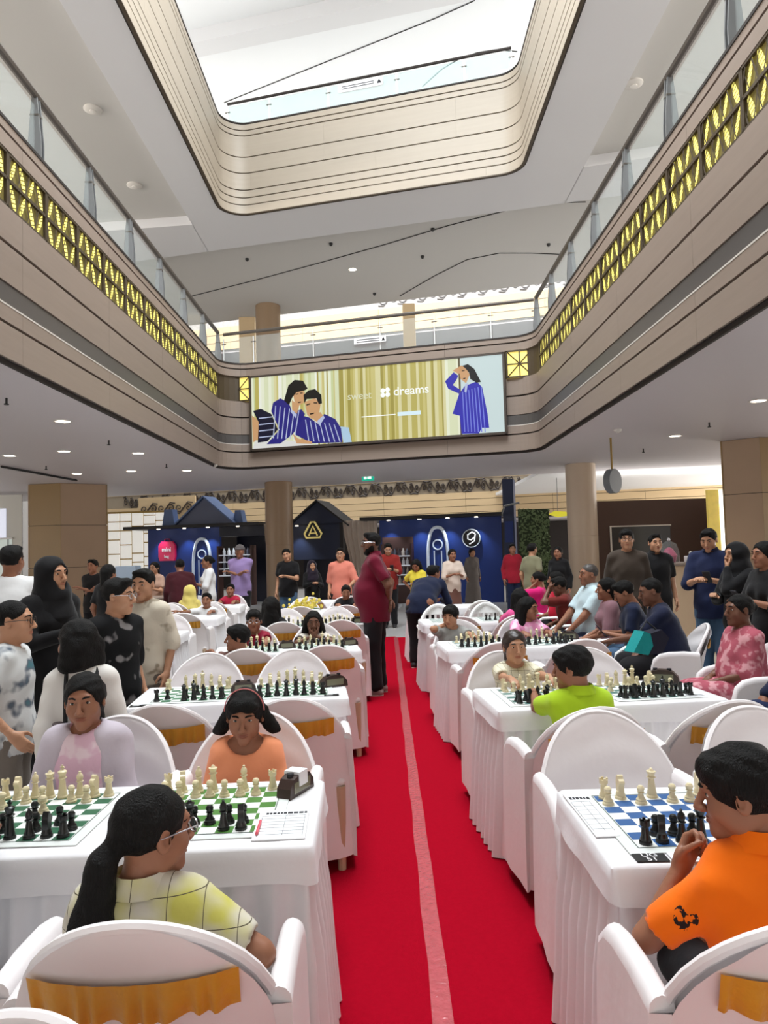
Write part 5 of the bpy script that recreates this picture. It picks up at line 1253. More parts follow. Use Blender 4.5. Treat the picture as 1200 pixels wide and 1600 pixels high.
# ================================================================== POSTER LIGHTBOX
FR = Matrix((E_, N_, Vector((0, 0, 1)))).transposed().to_4x4()         # frame along the far gallery edge: x along, y away, z up
def emat(name, rgb, k=0.8): return M('print_'+name, tuple(int(c*.35) for c in rgb), 0.4, emit=k, ecol=rgb)
sx0, sx1, sz0, sz1 = -2.98, 2.63, 4.00, 5.66
so = farp(sx0, -0.14); SW = (sx1-sx0)*math.sqrt(1+SL*SL); SH = sz1-sz0
lb = thing('poster_lightbox', 'long backlit poster of people in blue striped pyjamas on the far gallery', 'poster', (so.x, so.y, sz0), ANG)
MB().box((-.04, 0.0, -.05), (SW+.04, .13, 0)).box((-.04, 0, SH), (SW+.04, .13, SH+.04)).box((-.05, 0, -.05), (0, .13, SH+.04)).box((SW, 0, -.05), (SW+.05, .13, SH+.04)).build('frame', M('box_frame', (66, 56, 48), .5), lb)
MB().box((0, .03, 0), (SW, .12, SH)).build('poster', emat('cream', (228, 226, 190), .75), lb)
def uv(x, y):
    u = (x-44)/1124.0; yt = 155-115*u; ybt = 468-90*u; return (u*SW, max(0, min(1, (ybt-y)/(ybt-yt)))*SH)
LAY = [0]
def flat(name, polys, mt, parent, lay):
    mb = MB(); yv = .028-.0018*lay
    for pl in polys:
        pts = [uv(*p) for p in pl]; mb.add([(a, yv, b) for a, b in pts], [tuple(range(len(pts)))])
    return mb.build(name, mt, parent)
R = random.Random(9); shades = [(190, 178, 96), (206, 196, 124), (166, 154, 72), (222, 216, 164)]; pale = [(222, 228, 190), (236, 240, 214), (206, 214, 160), (242, 244, 230)]
buckets = {}
x = 46.0
while x < 1000:
    w_ = R.uniform(5, 15); left = x < 470
    if 925 < x < 1000: c = pale[R.randrange(4)]
    else: c = (pale if left and R.random() < .7 else shades)[R.randrange(4)]
    buckets.setdefault(c, []).append([(x, 480), (min(x+w_, 1000), 480), (min(x+w_, 1000), 0), (x, 0)]); x += w_
cur = None
for k, (c, pl) in enumerate(buckets.items()):
    for one in pl: flat('curtain_fold', [one], emat('curtain%d' % k, c, .8), lb, 1)
flat('pale_wall', [[(990, 400), (1170, 400), (1170, 0), (990, 0)]], emat('wall', (206, 224, 224), .8), lb, 2)
flat('dark_edge', [[(985, 400), (993, 400), (993, 0), (985, 0)]], emat('edge', (110, 96, 60), .5), lb, 3)
pj, pjd, lt, sk, hr = emat('pyjama', (38, 34, 130), .75), emat('pyjama_dark', (18, 18, 52), .5), emat('pinstripe', (196, 206, 240), .7), emat('poster_skin', (214, 164, 116), .75), emat('poster_hair', (14, 11, 12), .2)
flat('bed_print', [[(46, 468), (60, 430), (240, 428), (330, 440), (330, 446), (60, 468)]], emat('sheet', (226, 226, 222), .8), lb, 4)
flat('cushion_print', [[(462, 362), (500, 366), (512, 430), (474, 436)]], emat('pale_blue', (178, 208, 232), .8), lb, 4)
flat('leg_print', [[(46, 320), (78, 345), (78, 420), (48, 440)]], sk, lb, 5)
flat('shorts_print', [[(52, 300), (90, 290), (140, 312), (170, 380), (120, 432), (72, 440), (78, 350)]], pjd, lb, 6)
flat('pyjama_print', [[(150, 262), (185, 242), (225, 262), (240, 300), (285, 290), (300, 310), (270, 360), (240, 400), (180, 442), (115, 446), (178, 380), (140, 300)], [(280, 315), (320, 325), (360, 352), (390, 308), (440, 330), (465, 370), (470, 432), (330, 438), (250, 400)]], pj, lb, 7)
flat('stripe_print', [[(160+i*22, 275+i*4), (164+i*22, 275+i*4), (150+i*20, 420), (145+i*20, 420)] for i in range(6)]+[[(300+i*22, 335+i*3), (304+i*22, 335+i*3), (318+i*24, 430), (313+i*24, 430)] for i in range(7)]+[[(80, 330+i*28), (150, 322+i*28), (150, 326+i*28), (80, 335+i*28)] for i in range(4)], lt, lb, 8)
flat('face_print', [[(240, 250), (275, 272), (262, 310), (240, 292)], [(245, 215), (285, 198), (302, 215), (295, 260), (270, 274), (252, 255)], [(330, 325), (372, 300), (385, 318), (362, 350)], [(300, 256), (350, 238), (374, 266), (368, 300), (332, 332), (310, 312)], [(240, 396), (265, 418), (330, 430), (330, 441), (258, 440)]], sk, lb, 9)
flat('hair_print', [[(203, 252), (225, 185), (255, 160), (295, 163), (316, 198), (300, 206), (262, 215), (242, 238), (226, 272)], [(296, 226), (320, 205), (350, 199), (379, 225), (381, 262), (366, 266), (355, 240), (310, 244), (298, 264)]], hr, lb, 10)
flat('robe_print', [[(985, 215), (1010, 180), (1060, 160), (1082, 185), (1100, 300), (1105, 362), (1075, 362), (1062, 386), (990, 389), (985, 310), (955, 302)], [(928, 160), (965, 120), (985, 135), (975, 155), (960, 176), (990, 196), (985, 214), (940, 192)]], emat('robe', (44, 40, 176), .8), lb, 7)
flat('robe_stripe', [[(998+i*13, 205-i*4), (1002+i*13, 205-i*4), (1006+i*14, 380), (1002+i*14, 380)] for i in range(7)], emat('robe_line', (120, 132, 226), .8), lb, 8)
flat('robe_face', [[(985, 98), (1015, 92), (1032, 130), (1016, 168), (994, 150)], [(962, 112), (1000, 90), (1012, 106), (985, 128)]], sk, lb, 9)
flat('robe_hair', [[(1003, 92), (1026, 84), (1052, 105), (1078, 162), (1060, 166), (1034, 150), (1030, 122), (1016, 104)]], hr, lb, 10)
flat('feature_print', [[(258, 222), (272, 219), (272, 223), (259, 226)], [(279, 216), (292, 215), (292, 219), (280, 220)], [(268, 258), (284, 255), (282, 260), (270, 262)], [(308, 268), (326, 262), (326, 267), (309, 273)], [(342, 258), (360, 258), (360, 263), (343, 263)], [(322, 308), (345, 303), (342, 309), (325, 313)], [(1000, 112), (1012, 110), (1012, 114), (1001, 116)], [(1004, 146), (1015, 144), (1013, 149), (1005, 150)]], hr, lb, 11)
flat('collar_print', [[(236, 290), (262, 312), (258, 330), (232, 300)], [(356, 340), (386, 315), (392, 325), (366, 362)], [(1012, 172), (1024, 168), (1016, 210), (1008, 205)]], lt, lb, 11)
def text_obj(txt, size, parent, loc, rot, mt, extr=.001, bold=0.0, align='LEFT', name='lettering'):
    cu = bpy.data.curves.new(name, 'FONT'); cu.body = txt; cu.size = size; cu.extrude = extr; cu.offset = bold; cu.align_x = align
    ob = bpy.data.objects.new('tmp_text', cu); COL.objects.link(ob); dg = bpy.context.evaluated_depsgraph_get(); me = bpy.data.meshes.new_from_object(ob.evaluated_get(dg)); bpy.data.objects.remove(ob)
    me.materials.clear(); me.materials.append(mt); return obj(name, me, parent, loc, rot)
wl = emat('letter', (244, 248, 244), .95)
a = uv(498, 246); text_obj('sweet', .235, lb, (a[0], .008, a[1]), (PI/2, 0, 0), emat('letter_faint', (226, 228, 200), .8), 0.001, .0)
a = uv(704, 224); text_obj('dreams', .27, lb, (a[0], .008, a[1]), (PI/2, 0, 0), wl, .001, .002)
a = uv(668, 212); cv = MB()
for dx_, dz_ in ((-.055, .05), (.055, .06), (-.055, -.05), (.055, -.045)): cv.add([(a[0]+dx_+.055*math.cos(t_), .008, a[1]+dz_+.055*math.sin(t_)) for t_ in [2*PI*k/12 for k in range(12)]], [tuple(range(12))])
cv.build('emblem', wl, lb)
a = uv(720, 314); MB().box((a[0], .006, a[1]), (a[0]+.52, .009, a[1]+.085)).build('tag_line_box', emat('pale_box', (214, 236, 244), .9), lb)
a = uv(560, 322); text_obj('nightwear for the', .075, lb, (a[0], .008, a[1]), (PI/2, 0, 0), wl) if False else MB().box((a[0], .008, a[1]), (a[0]+.78, .009, a[1]+.022)).build('tag_line', wl, lb)

# ================================================================== CEILING FITTINGS
m_lamp = M('lamp_disc', (255, 246, 230), .4, emit=9.0, ecol=(255, 240, 215)); m_ringw = M('lamp_ring', (226, 222, 216), .4)
DL = [((98, 658), 'nearest the left fascia'), ((100, 705), 'in the second left row'), ((15, 712), 'at the left edge of the soffit'), ((216, 708), 'right end of the second left row'), ((205, 736), 'centre of the third left row'), ((292, 735), 'right end of the third left row'), ((120, 740), 'left of the third row by the pillar'), ((1055, 681), 'over the blade sign on the right'), ((1185, 626), 'at the right edge of the soffit')]
lring = MB().loft([[(r*math.cos(2*PI*k/24), r*math.sin(2*PI*k/24), z) for k in range(24)] for r, z in ((.135, 0), (.135, -.008), (.105, -.008), (.105, 0))]).mesh('ring', m_ringw); ldisc = MB().cyl((0, 0), .104, -.004, -.002, 24).mesh('disc', m_lamp)
for (px, py), wh in DL:
    p = onz(px, py, 3.60); t = thing('downlight', 'round recessed downlight '+wh, 'ceiling light', p, 0, 'soffit downlights'); obj('ring', lring, t); obj('disc', ldisc, t)
    l = bpy.data.lights.new('downlight_lamp', 'SPOT'); l.energy = 55; l.spot_size = 1.9; l.spot_blend = .6; l.color = (1, .86, .72); l.shadow_soft_size = .1
    lo_ = bpy.data.objects.new('downlight_lamp', l); COL.objects.link(lo_); lo_.parent = t; lo_.location = (0, 0, -.03)
m_det = M('detector', (214, 210, 204), .5); m_blk = M('black_fitting', (22, 22, 22), .5)
for (px, py), wh, z_ in [((145, 170), 'above the left balustrade', 9.62), ((210, 289), 'near the left coffer end', 9.62), ((990, 130), 'above the right balustrade', 9.62), ((335, 726), 'on the soffit by the column', 3.6), ((965, 671), 'on the right soffit', 3.6)]:
    p = onz(px, py, z_); r = .16 if z_ > 5 else .07
    t = thing('smoke_detector', 'round pale smoke detector '+wh, 'smoke detector', p, 0, 'smoke detectors'); MB().lathe([(r, 0), (r, -.02), (r*.75, -.045), (r*.3, -.05)], 20).build('housing', m_det, t, True); MB().lathe([(r*.4, -.048), (r*.38, -.06), (r*.2, -.065)], 14).build('sensor', m_ringw, t, True)
dots = [(386, 404, 'far left of the upper ceiling', 9.62), (517, 380, 'left of the lit lamp', 9.62), (660, 400, 'right of the lit lamp', 9.62), (676, 357, 'near the ceiling step', 9.62), (857, 381, 'far right of the upper ceiling', 9.62), (585, 458, 'below the lit lamp', 9.62), (365, 67, 'left on the top ceiling', 14.8), (495, 37, 'middle of the top ceiling', 14.8), (667, 1, 'right on the top ceiling', 14.8)]
for px, py, wh, z_ in dots:
    p = onz(px, py, z_); r = .05 if z_ < 10 else .07
    tag(MB().lathe([(r, 0), (r, -.03), (r*.6, -.07), (r*.3, -.075)], 12, p).build('ceiling_spot', m_blk), 'small black fitting '+wh, 'ceiling fitting', 'black ceiling fittings')
p = onz(551, 421, 9.62); t = thing('downlight', 'lit round lamp in the middle of the upper ceiling', 'ceiling light', p); obj('ring', lring, t); obj('disc', ldisc, t)
for (px, py), wh in [((10, 622), 'at the left edge'), ((170, 688), 'between the left downlights'), ((72, 728), 'above the square pillar'), ((260, 725), 'near the third left row of lights'), ((1108, 660), 'beside the right downlight'), ((1005, 701), 'near the blade sign')]:
    p = onz(px, py, 3.6); t = thing('sprinkler', 'small dark sprinkler head '+wh, 'sprinkler', p, 0, 'sprinklers'); MB().tube([(0, 0, 0), (0, 0, -.07)], .014, 6).build('stem', m_blk, t); MB().cyl((0, 0), .03, -.085, -.072, 10).build('deflector', m_blk, t)
def groove(label, pts, z_):
    q = [onz(px, py, z_)+Vector((0, 0, -.012)) for px, py in pts]
    tag(MB().tube(q, .012, 5).build('ceiling_cable', m_blk), label, 'cable')
groove('thin dark cable curving across the upper ceiling', [(300, 462), (400, 437), (500, 410), (600, 382), (700, 352), (800, 326), (860, 316), (915, 315)], 9.62)
groove('short thin dark cable looping at the right of upper ceiling', [(625, 462), (680, 430), (730, 405), (780, 395), (830, 395), (880, 397)], 9.62)
groove('thin dark cable across the top ceiling', [(350, 160), (420, 132), (500, 100), (560, 76), (620, 52), (680, 28), (742, 0)], 14.8)
groove('thin dark cable looping behind the top balustrade', [(660, 135), (690, 108), (715, 93), (745, 82), (775, 77), (808, 80)], 14.8)
sl_ = MB(); a0, a1 = onz(2, 727, 3.6), onz(120, 749, 3.6)
sl_.tube([a0+Vector((0, 0, -.028)), a1+Vector((0, 0, -.028))], .025, 4); tag(sl_.build('linear_diffuser', m_blk), 'dark linear air slot in the left soffit', 'air diffuser')
# exit sign
p = onfar(575, 746, 20.0); t = thing('exit_sign', 'small green emergency exit sign hanging under the soffit', 'exit sign', p, ANG)
MB().bbox((-.17, -.02, -.09), (.17, .02, .09), .005).build('panel', M('exit_green', (20, 170, 140), .4, emit=.7), t)
MB().box((-.11, -.024, -.05), (-.04, -.021, .05)).box((.02, -.024, -.05), (.10, -.021, .05)).tube([(-.02, -.022, -.04), (0, -.022, .03), (.015, -.022, -.04)], .009, 5).build('pictogram', M('exit_white', (230, 250, 240), .4, emit=.9), t)
for sx in (-.12, .12): MB().tube([(sx, 0, .09), (sx, 0, 3.6-p.z)], .006, 5).build('hanger', m_steel, t)
# notice labels on glass
for nm, px, py, y0, ww, hh2, lb_ in (('notice', 563, 132, 15.94, 1.05, .2, 'white notice strip stuck on the top balustrade glass'), ('notice', 578, 531, 16.34, .75, .14, 'small cream notice stuck on the far balustrade glass')):
    p = onfar(px, py, y0-.05, -.265); t = thing('glass_notice', lb_, 'notice', p, ANG)
    MB().box((-ww/2, -.004, -hh2/2), (ww/2, 0, hh2/2)).build('sheet', m_paper, t); MB().box((-ww*.42, -.006, .01), (ww*.30, -.004, .03)).box((-ww*.42, -.006, -.04), (ww*.30, -.004, -.02)).prism([(ww*.36, -.05), (ww*.47, -.05), (ww*.415, .05)], .004, .006, Matrix(((1, 0, 0, 0), (0, 0, -1, 0), (0, 1, 0, 0), (0, 0, 0, 1)))).build('printed_lines', m_ink, t)

# ================================================================== SECOND ATRIUM BEHIND THE BOOTHS
def fl_(x, y0, off=0.0): return Vector((x, y0+SL*x, 0))+N_*off
def fbox(mb, x0, x1, y0, d0, d1, z0, z1):
    """box along the far direction between x0..x1, depth d0..d1 behind the line y0"""
    c = [fl_(x0, y0, d0), fl_(x1, y0, d0), fl_(x1, y0, d1), fl_(x0, y0, d1)]
    return mb.add([(p.x, p.y, z) for z in (z0, z1) for p in c], [(3, 2, 1, 0), (4, 5, 6, 7), (0, 1, 5, 4), (1, 2, 6, 5), (2, 3, 7, 6), (3, 0, 4, 7)])
m_band2 = M('band_ground', (150, 138, 120), .6); m_scroll = M('scroll_dark', (58, 48, 42), .5)
wd = struct('wall_second_atrium', 'cream plank fascia with arabesque band beyond the booths')
for z0, z1 in ((2.75, 2.98), (3.0, 3.22), (3.24, 3.50), (3.52, 3.78), (4.34, 4.56)):
    for k in range(8):
        x0 = -13+k*3.25; fbox(MB(), x0+.005, x0+3.245, 30, 0, .08, z0, z1).build('cream_plank', m_cream, wd)
fbox(MB(), -13, 13, 30, .06, .12, 2.7, 4.6).build('backing', m_dark, wd); fbox(MB(), -13, 13, 30, .03, .07, 3.78, 4.34).build('arabesque_ground', m_band2, wd)
sc_ = MB()
for s_ in (-1, 1):
    sp2 = []
    for k in range(22):
        a = k*.42; r = .19*(1-k/24); sp2.append((s_*(.22-r*math.cos(a)), 0, s_*(r*math.sin(a))))
    sc_.tube(sp2, [.034-.0009*k for k in range(22)], 5)
sc_.tube([(-.42, 0, -.2), (-.2, 0, -.24), (0, 0, 0), (.2, 0, .24), (.42, 0, .2)], .03, 5)
scm = sc_.mesh('scroll', m_scroll)
for k in range(44):
    p = fl_(-11.5+k*.52, 30, .0); o = obj('scroll', scm, wd, (p.x, p.y, 4.06), (0, 0, ANG)); o.scale = (.62, .9, 1.05 if k % 2 else -1.05)
    o = obj('scroll', scm, wd, (p.x+.26, p.y-.07, 4.06), (0, 0, ANG)); o.scale = (-.42, .8, .8)
fbox(MB(), -13, 13, 30, .1, 9, 2.62, 2.75).build('soffit', m_soffit, wd)
m_shop = M('dark_shop', (44, 38, 36), .6, noise=(.8, .3)); fbox(MB(), -13, 13, 33, 0, .2, 0, 2.7).build('dark_shop_front', m_shop, wd)
fbox(MB(), -13, 13, 30.4, 0, .2, 4.56, 5.6).build('dark_parapet', M('dark_glass', (60, 62, 60), .2), wd)
fbox(MB(), -13, 13, 33.5, 0, .2, 4.6, 10.6).build('upper_shop_front', M('upper_shop', (168, 172, 174), .5, noise=(.35, .18)), wd)
for z0, z1 in ((10.55, 10.85), (10.88, 11.2), (11.23, 11.55)):
    for k in range(8): fbox(MB(), -13+k*3.25+.005, -13+k*3.25+3.245, 30, 0, .08, z0, z1).build('cream_plank', m_cream, wd)
fbox(MB(), -13, 13, 30, .06, .12, 10.5, 12.3).build('backing', M('grey_lace', (170, 168, 166), .6, noise=(9, .5)), wd)
fbox(MB(), -13, 13, 30, .1, 6, 10.42, 10.55).build('soffit', m_soffit, wd)
scm2 = scm.copy(); scm2.materials.clear(); scm2.materials.append(M('grey_scroll', (112, 110, 110), .5))
for k in range(14):
    p = fl_(.4+k*.8, 30, .05); obj('scroll', scm2, wd, (p.x, p.y, 11.9), (0, 0, ANG))
# lit white panel wall at left, window wall at the far left
wp = struct('wall_lit_panels', 'white lit panel wall with thin brass joints')
m_lit = M('lit_panel', (248, 246, 240), .4, emit=.45, ecol=(250, 248, 240)); R = random.Random(21)
x0 = -10.2
MB().box((-10.3, 26.06, 0), (-7.6, 26.2, 3.2)).build('brass_backing', M('brass', (150, 124, 70), .4, .5), wp)
while x0 < -7.7:
    ww = .42; z = 0.0
    while z < 3.05:
        hh2 = R.choice([.32, .5, .95, .7]); z1 = min(z+hh2, 3.15)
        MB().box((x0+.02, 26, z+.02), (x0+ww-.02, 26.05, z1-.02)).build('lit_panel', m_lit, wp); z = z1
    x0 += ww
tag(fbox(MB(), -10.5, -7.9, 28.6, 0, .1, 2.9, 4.1).build('wall_side_bay', m_cream), 'cream bay wall above the lit panels', None, None, 'structure')
scb = scm.copy()
for k in range(3):
    p = fl_(-10.0+k*.8, 28.55, .0); o = obj('scroll_panel', scm, None, (p.x, p.y, 3.6), (0, 0, ANG)); o.parent = bpy.data.objects['wall_side_bay']
wn = struct('window_1', 'tall bright window with white blind at the far left', (-11.6, 21.5, 0))
MB().box((-1.2, 0, 0), (1.0, .05, 3.5)).build('window_wall', M('window_wall', (214, 214, 206), .6), wn)
MB().box((-1.0, -.03, 2.25), (.55, -.005, 3.1)).build('blind', M('blind', (226, 230, 244), .5, emit=.55, ecol=(226, 232, 250)), wn)
MB().box((-1.0, -.02, 1.0), (.72, -.004, 2.2)).build('pane', M('day_pane', (190, 200, 196), .2, emit=.35, ecol=(200, 214, 206)), wn)
for z in (1.0, 1.85, 2.2): MB().box((-1.0, -.05, z), (.75, -.02, z+.05)).build('transom', m_white, wn)
for k in range(6): MB().box((-.9+k*.3, -.045, 1.55), (-.88+k*.3, -.02, 2.2)).build('bar', m_steel, wn)

# ================================================================== BOOTHS
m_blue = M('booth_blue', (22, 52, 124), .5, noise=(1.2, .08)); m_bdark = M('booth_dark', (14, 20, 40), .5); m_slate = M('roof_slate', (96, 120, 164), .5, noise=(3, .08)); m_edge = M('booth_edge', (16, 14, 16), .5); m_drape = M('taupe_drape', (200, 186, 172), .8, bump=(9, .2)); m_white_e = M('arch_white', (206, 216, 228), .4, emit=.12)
BY = 22.0
def bspot(parent, x, z, k=9):
    p = fl_(x, BY, -.28)
    MB().cyl((p.x, p.y), .05, z-.02, z, 12).build('booth_lamp', m_lamp, parent)
    l = bpy.data.lights.new('booth_spot', 'SPOT'); l.energy = k*6; l.spot_size = 1.5; l.spot_blend = .7; l.color = (.8, .9, 1); o = bpy.data.objects.new('booth_spot', l); COL.objects.link(o); o.parent = parent; o.location = (p.x, p.y, z-.05)
def arch_window(parent, x, z0, w_, h_):
    p = fl_(x, BY, -.03); pts = []
    for k in range(9): a = k/8; pts.append((-w_/2, 0, z0+h_*.5*a))
    for k in range(1, 9): a = k/8; pts.append((-w_/2+w_/2*(1-math.cos(a*PI/2)) if False else -w_/2*math.cos(a*PI/2*.98)**.75, 0, z0+h_*.5+h_*.5*math.sin(a*PI/2)))
    full = pts+[(-q[0], 0, q[2]) for q in pts[::-1]]
    g = obj('arch_window', MB().tube([FR @ Vector(q) for q in full], .05, 6).mesh('arch', m_white_e, True), parent, (p.x, p.y, 0))
    for k in (-.18, .18): obj('arch_bar', MB().tube([FR @ Vector((w_*k, 0, z0)), FR @ Vector((w_*k, 0, z0+h_*.62))], .018, 5).mesh('bar', m_white_e), g)
    obj('arch_rosette', MB().tube([FR @ Vector((.14*math.cos(t_), 0, z0+h_*.72+.14*math.sin(t_))) for t_ in [2*PI*k/16 for k in range(17)]], .022, 5).mesh('ros', m_white_e, True), g)
def shelf_unit(parent, x0, x1, z0, z1):
    fbox(MB(), x0, x1, BY, -.06, .02, z0, z1).build('shelf_back', M('shelf_dark', (40, 26, 26), .5), parent)
    fbox(MB(), x0-.05, x0, BY, -.3, .02, 0, z1+.1).build('shelf_side', M('shelf_wood', (70, 44, 40), .5), parent); fbox(MB(), x1, x1+.05, BY, -.3, .02, 0, z1+.1).build('shelf_side', MATS['shelf_wood'], parent)
    for k in range(4):
        z = z0+(z1-z0)*k/4; fbox(MB(), x0, x1, BY, -.28, -.02, z, z+.03).build('shelf', M('shelf_lit', (214, 220, 230), .4, emit=.35), parent)
b1 = thing('exhibition_booth', 'blue exhibition booth with slate gable roof at left', 'booth')
fbox(MB(), -7.75, -5.25, BY, 0, .12, 0, 2.46).build('blue_wall', m_blue, b1); fbox(MB(), -5.25, -3.75, BY, 1.2, 1.3, 0, 2.46).build('recess_wall', m_bdark, b1); fbox(MB(), -5.25, -3.75, BY, 0, 1.2, 2.15, 2.46).build('lintel', m_bdark, b1)
fbox(MB(), -8.35, -3.75, BY, -.45, .9, 2.46, 2.56).build('canopy_edge', m_edge, b1)
def gable(parent, x0, x1, z0, zp, d0, d1, mt_f, mt_r, ov=.12):
    xm = (x0+x1)/2; A = [fl_(x0, BY, d0), fl_(x1, BY, d0), fl_(xm, BY, d0)]; Bq = [fl_(x0, BY, d1), fl_(x1, BY, d1), fl_(xm, BY, d1)]
    v = [(A[0].x, A[0].y, z0), (A[1].x, A[1].y, z0), (A[2].x, A[2].y, zp), (Bq[0].x, Bq[0].y, z0), (Bq[1].x, Bq[1].y, z0), (Bq[2].x, Bq[2].y, zp)]
    MB().add(v, [(0, 1, 2), (5, 4, 3), (0, 3, 4, 1)]).build('gable_front', mt_f, parent)
    for s_, i in ((-1, 0), (1, 1)):
        a, b = Vector(v[i]), Vector(v[2]); a2, b2 = Vector(v[3+i]), Vector(v[5]); e = (a-b).normalized()*ov; off = Vector((0, 0, .06)); n = -N_*.1
        q = [a+e+n, b+n, b2, a2+e]
        MB().add([*q, *[p+off for p in q]], [(0, 1, 2, 3), (7, 6, 5, 4), (0, 4, 5, 1), (1, 5, 6, 2), (2, 6, 7, 3), (3, 7, 4, 0)]).build('roof_slope', mt_r, parent)
gable(b1, -6.75, -4.75, 2.56, 3.42, .0, .7, M('gable_grey', (104, 112, 136), .5), m_slate)
for x0, x1, zt in ((-7.3, -6.85, 3.1), (-4.85, -4.5, 2.98)):
    c0, c1 = fl_(x0, BY, .1), fl_(x1, BY, .1); d_ = N_*.3
    MB().add([(c0.x, c0.y, 2.56), (c1.x, c1.y, 2.56), (c1.x-.08, c1.y, zt), (c0.x+.08, c0.y, zt), (c0.x+d_.x, c0.y+d_.y, 2.56), (c1.x+d_.x, c1.y+d_.y, 2.56), (c1.x-.08+d_.x, c1.y+d_.y, zt), (c0.x+.08+d_.x, c0.y+d_.y, zt)], [(0, 1, 2, 3), (7, 6, 5, 4), (0, 4, 5, 1), (1, 5, 6, 2), (2, 6, 7, 3), (3, 7, 4, 0)]).build('turret', m_slate, b1)
arch_window(b1, -5.85, .35, .62, 1.75); shelf_unit(b1, -5.15, -4.1, .9, 1.75)
for x in (-7.2, -6.3, -5.5, -4.5): bspot(b1, x, 2.46)
# red badge sign
p = fl_(-7.03, BY, -.10); t = thing('badge_sign', 'glossy red backpack shaped sign with white lettering on blue wall', 'sign', (p.x, p.y, 1.75), ANG)
MB().prism([(-.26, -.32), (.26, -.32), (.30, -.2), (.30, .16), (.2, .3), (-.2, .3), (-.30, .16), (-.30, -.2)], 0, .1, Matrix(((1, 0, 0, 0), (0, 0, 1, 0), (0, 1, 0, 0), (0, 0, 0, 1)))).build('badge', M('badge_red', (190, 24, 76), .35, emit=.25), t)
MB().tube([(-.1, .05, .30), (-.08, .05, .38), (.08, .05, .38), (.1, .05, .30)], .02, 6).build('loop', M('badge_loop', (150, 20, 60), .4), t)
text_obj('mini', .2, t, (0, -.012, -.02), (PI/2, 0, 0), m_paper, .004, .004, 'CENTER'); text_obj('bag', .13, t, (0, -.012, -.22), (PI/2, 0, 0), m_paper, .004, .003, 'CENTER')
b2 = thing('exhibition_booth', 'dark gabled booth with gold triangular logo in the centre', 'booth')
fbox(MB(), -2.95, -1.3, BY, .0, .1, 1.35, 2.45).build('dark_wall', M('booth_night', (26, 36, 62), .5), b2); fbox(MB(), -3.0, -1.3, BY, 1.3, 1.4, 0, 1.5).build('recess_wall', m_bdark, b2); gable(b2, -2.95, -1.15, 2.40, 3.12, 0, 1.1, M('booth_night', (26, 36, 62), .5), m_edge)
for x0 in (-3.02, -1.35): fbox(MB(), x0, x0+.1, BY, -.05, .1, 0, 2.45).build('post', m_edge, b2)
p = fl_(-2.18, BY, -.05); tri = [(-.22, -.2), (.22, -.2), (.28, -.08), (.06, .28), (-.06, .28), (-.28, -.08)]
o = obj('logo_ring', MB().tube([FR @ Vector((a_, 0, b_)) for a_, b_ in tri+tri[:1]], .03, 6).mesh('logo', M('logo_gold', (226, 206, 130), .3, .4, emit=.35)), b2, (p.x, p.y, 2.22))
obj('logo_letter', MB().tube([FR @ Vector(q) for q in ((-.14, 0, -.14), (0, 0, .16), (.14, 0, -.14))], .026, 5).tube([FR @ Vector((-.08, 0, -.06)), FR @ Vector((.1, 0, -.06))], .02, 5).mesh('letter', MATS['logo_gold']), o)
bspot(b2, -2.6, 2.40, 12)
b3 = thing('exhibition_booth', 'wide blue exhibition booth with pointed arch at right', 'booth')
fbox(MB(), -.15, 3.35, BY, 0, .12, 0, 2.46).build('blue_wall', m_blue, b3); fbox(MB(), -.6, 3.42, BY, -.5, .9, 2.46, 2.56).build('canopy_edge', m_edge, b3)
fbox(MB(), -.05, .85, BY, -.10, -.02, 0, 1.95).build('cabinet_back', M('shelf_wood', (70, 44, 40), .5), b3); shelf_unit(b3, .0, .8, .55, 1.65); arch_window(b3, 1.55, .4, .6, 1.8)
for x in (.2, 1.1, 1.9, 2.7): bspot(b3, x, 2.46)
p = fl_(2.52, BY, -.06); o = obj('emblem_disc', MB().lathe([(.27, 0), (.27, .04), (.24, .05), (.05, .05)], 28).mesh('disc', m_edge, 0.6), b3, (p.x, p.y, 1.85), (PI/2, 0, ANG))
obj('emblem_ring', MB().tube([(.255*math.cos(t_), .255*math.sin(t_), .045) for t_ in [2*PI*k/24 for k in range(25)]], .015, 5).mesh('ring', m_white_e, True), o)
obj('emblem_letter', MB().tube([(.12, .12, .06), (.02, .17, .06), (-.10, .10, .06), (-.10, -.02, .06), (.0, -.05, .06), (.1, .03, .06), (.12, .12, .06), (.09, -.08, .06), (-.06, -.17, .06)], .02, 5).mesh('glyph', M('glyph_white', (235, 235, 235), .4, emit=.4), True), o)
for lab, x0, x1 in (('pleated taupe drape between the left and centre booths', -3.75, -3.05), ('pleated taupe drape swept between centre and right booths', -1.25, -.2)):
    rows = []
    for z, pull in ((.02, .25), (.8, .30), (1.4, .22), (2.0, .06), (2.5, 0)):
        r_ = []
        for k in range(25):
            xx = x0+(x1-x0)*(pull*.8+(1-pull*1.1)*k/24); q = fl_(xx, BY, -.05+.05*math.sin(k*1.6)); r_.append((q.x, q.y, z))
        rows.append(r_)
    tag(MB().loft(rows, closed=False).build('booth_drape', m_drape, None, True), lab, 'drape')
tw = thing('booth_tower', 'tall dark blue tower panel at the right end of the booths', 'tower'); fbox(MB(), 3.42, 3.72, BY, -.1, .5, 0, 3.5).build('shaft', M('tower_blue', (34, 48, 80), .5), tw); fbox(MB(), 3.46, 3.68, BY, -.13, -.1, 1.7, 2.3).build('window', m_blue, tw)
MB().tube([fl_(3.4, BY, -.3)+Vector((0, 0, 2.5)), fl_(3.5, BY, -.4)+Vector((0, 0, 2.72)), fl_(3.9, BY, -.4)+Vector((0, 0, 2.8))], .03, 6).build('lamp_arm', m_steel, tw)
R = random.Random(31)
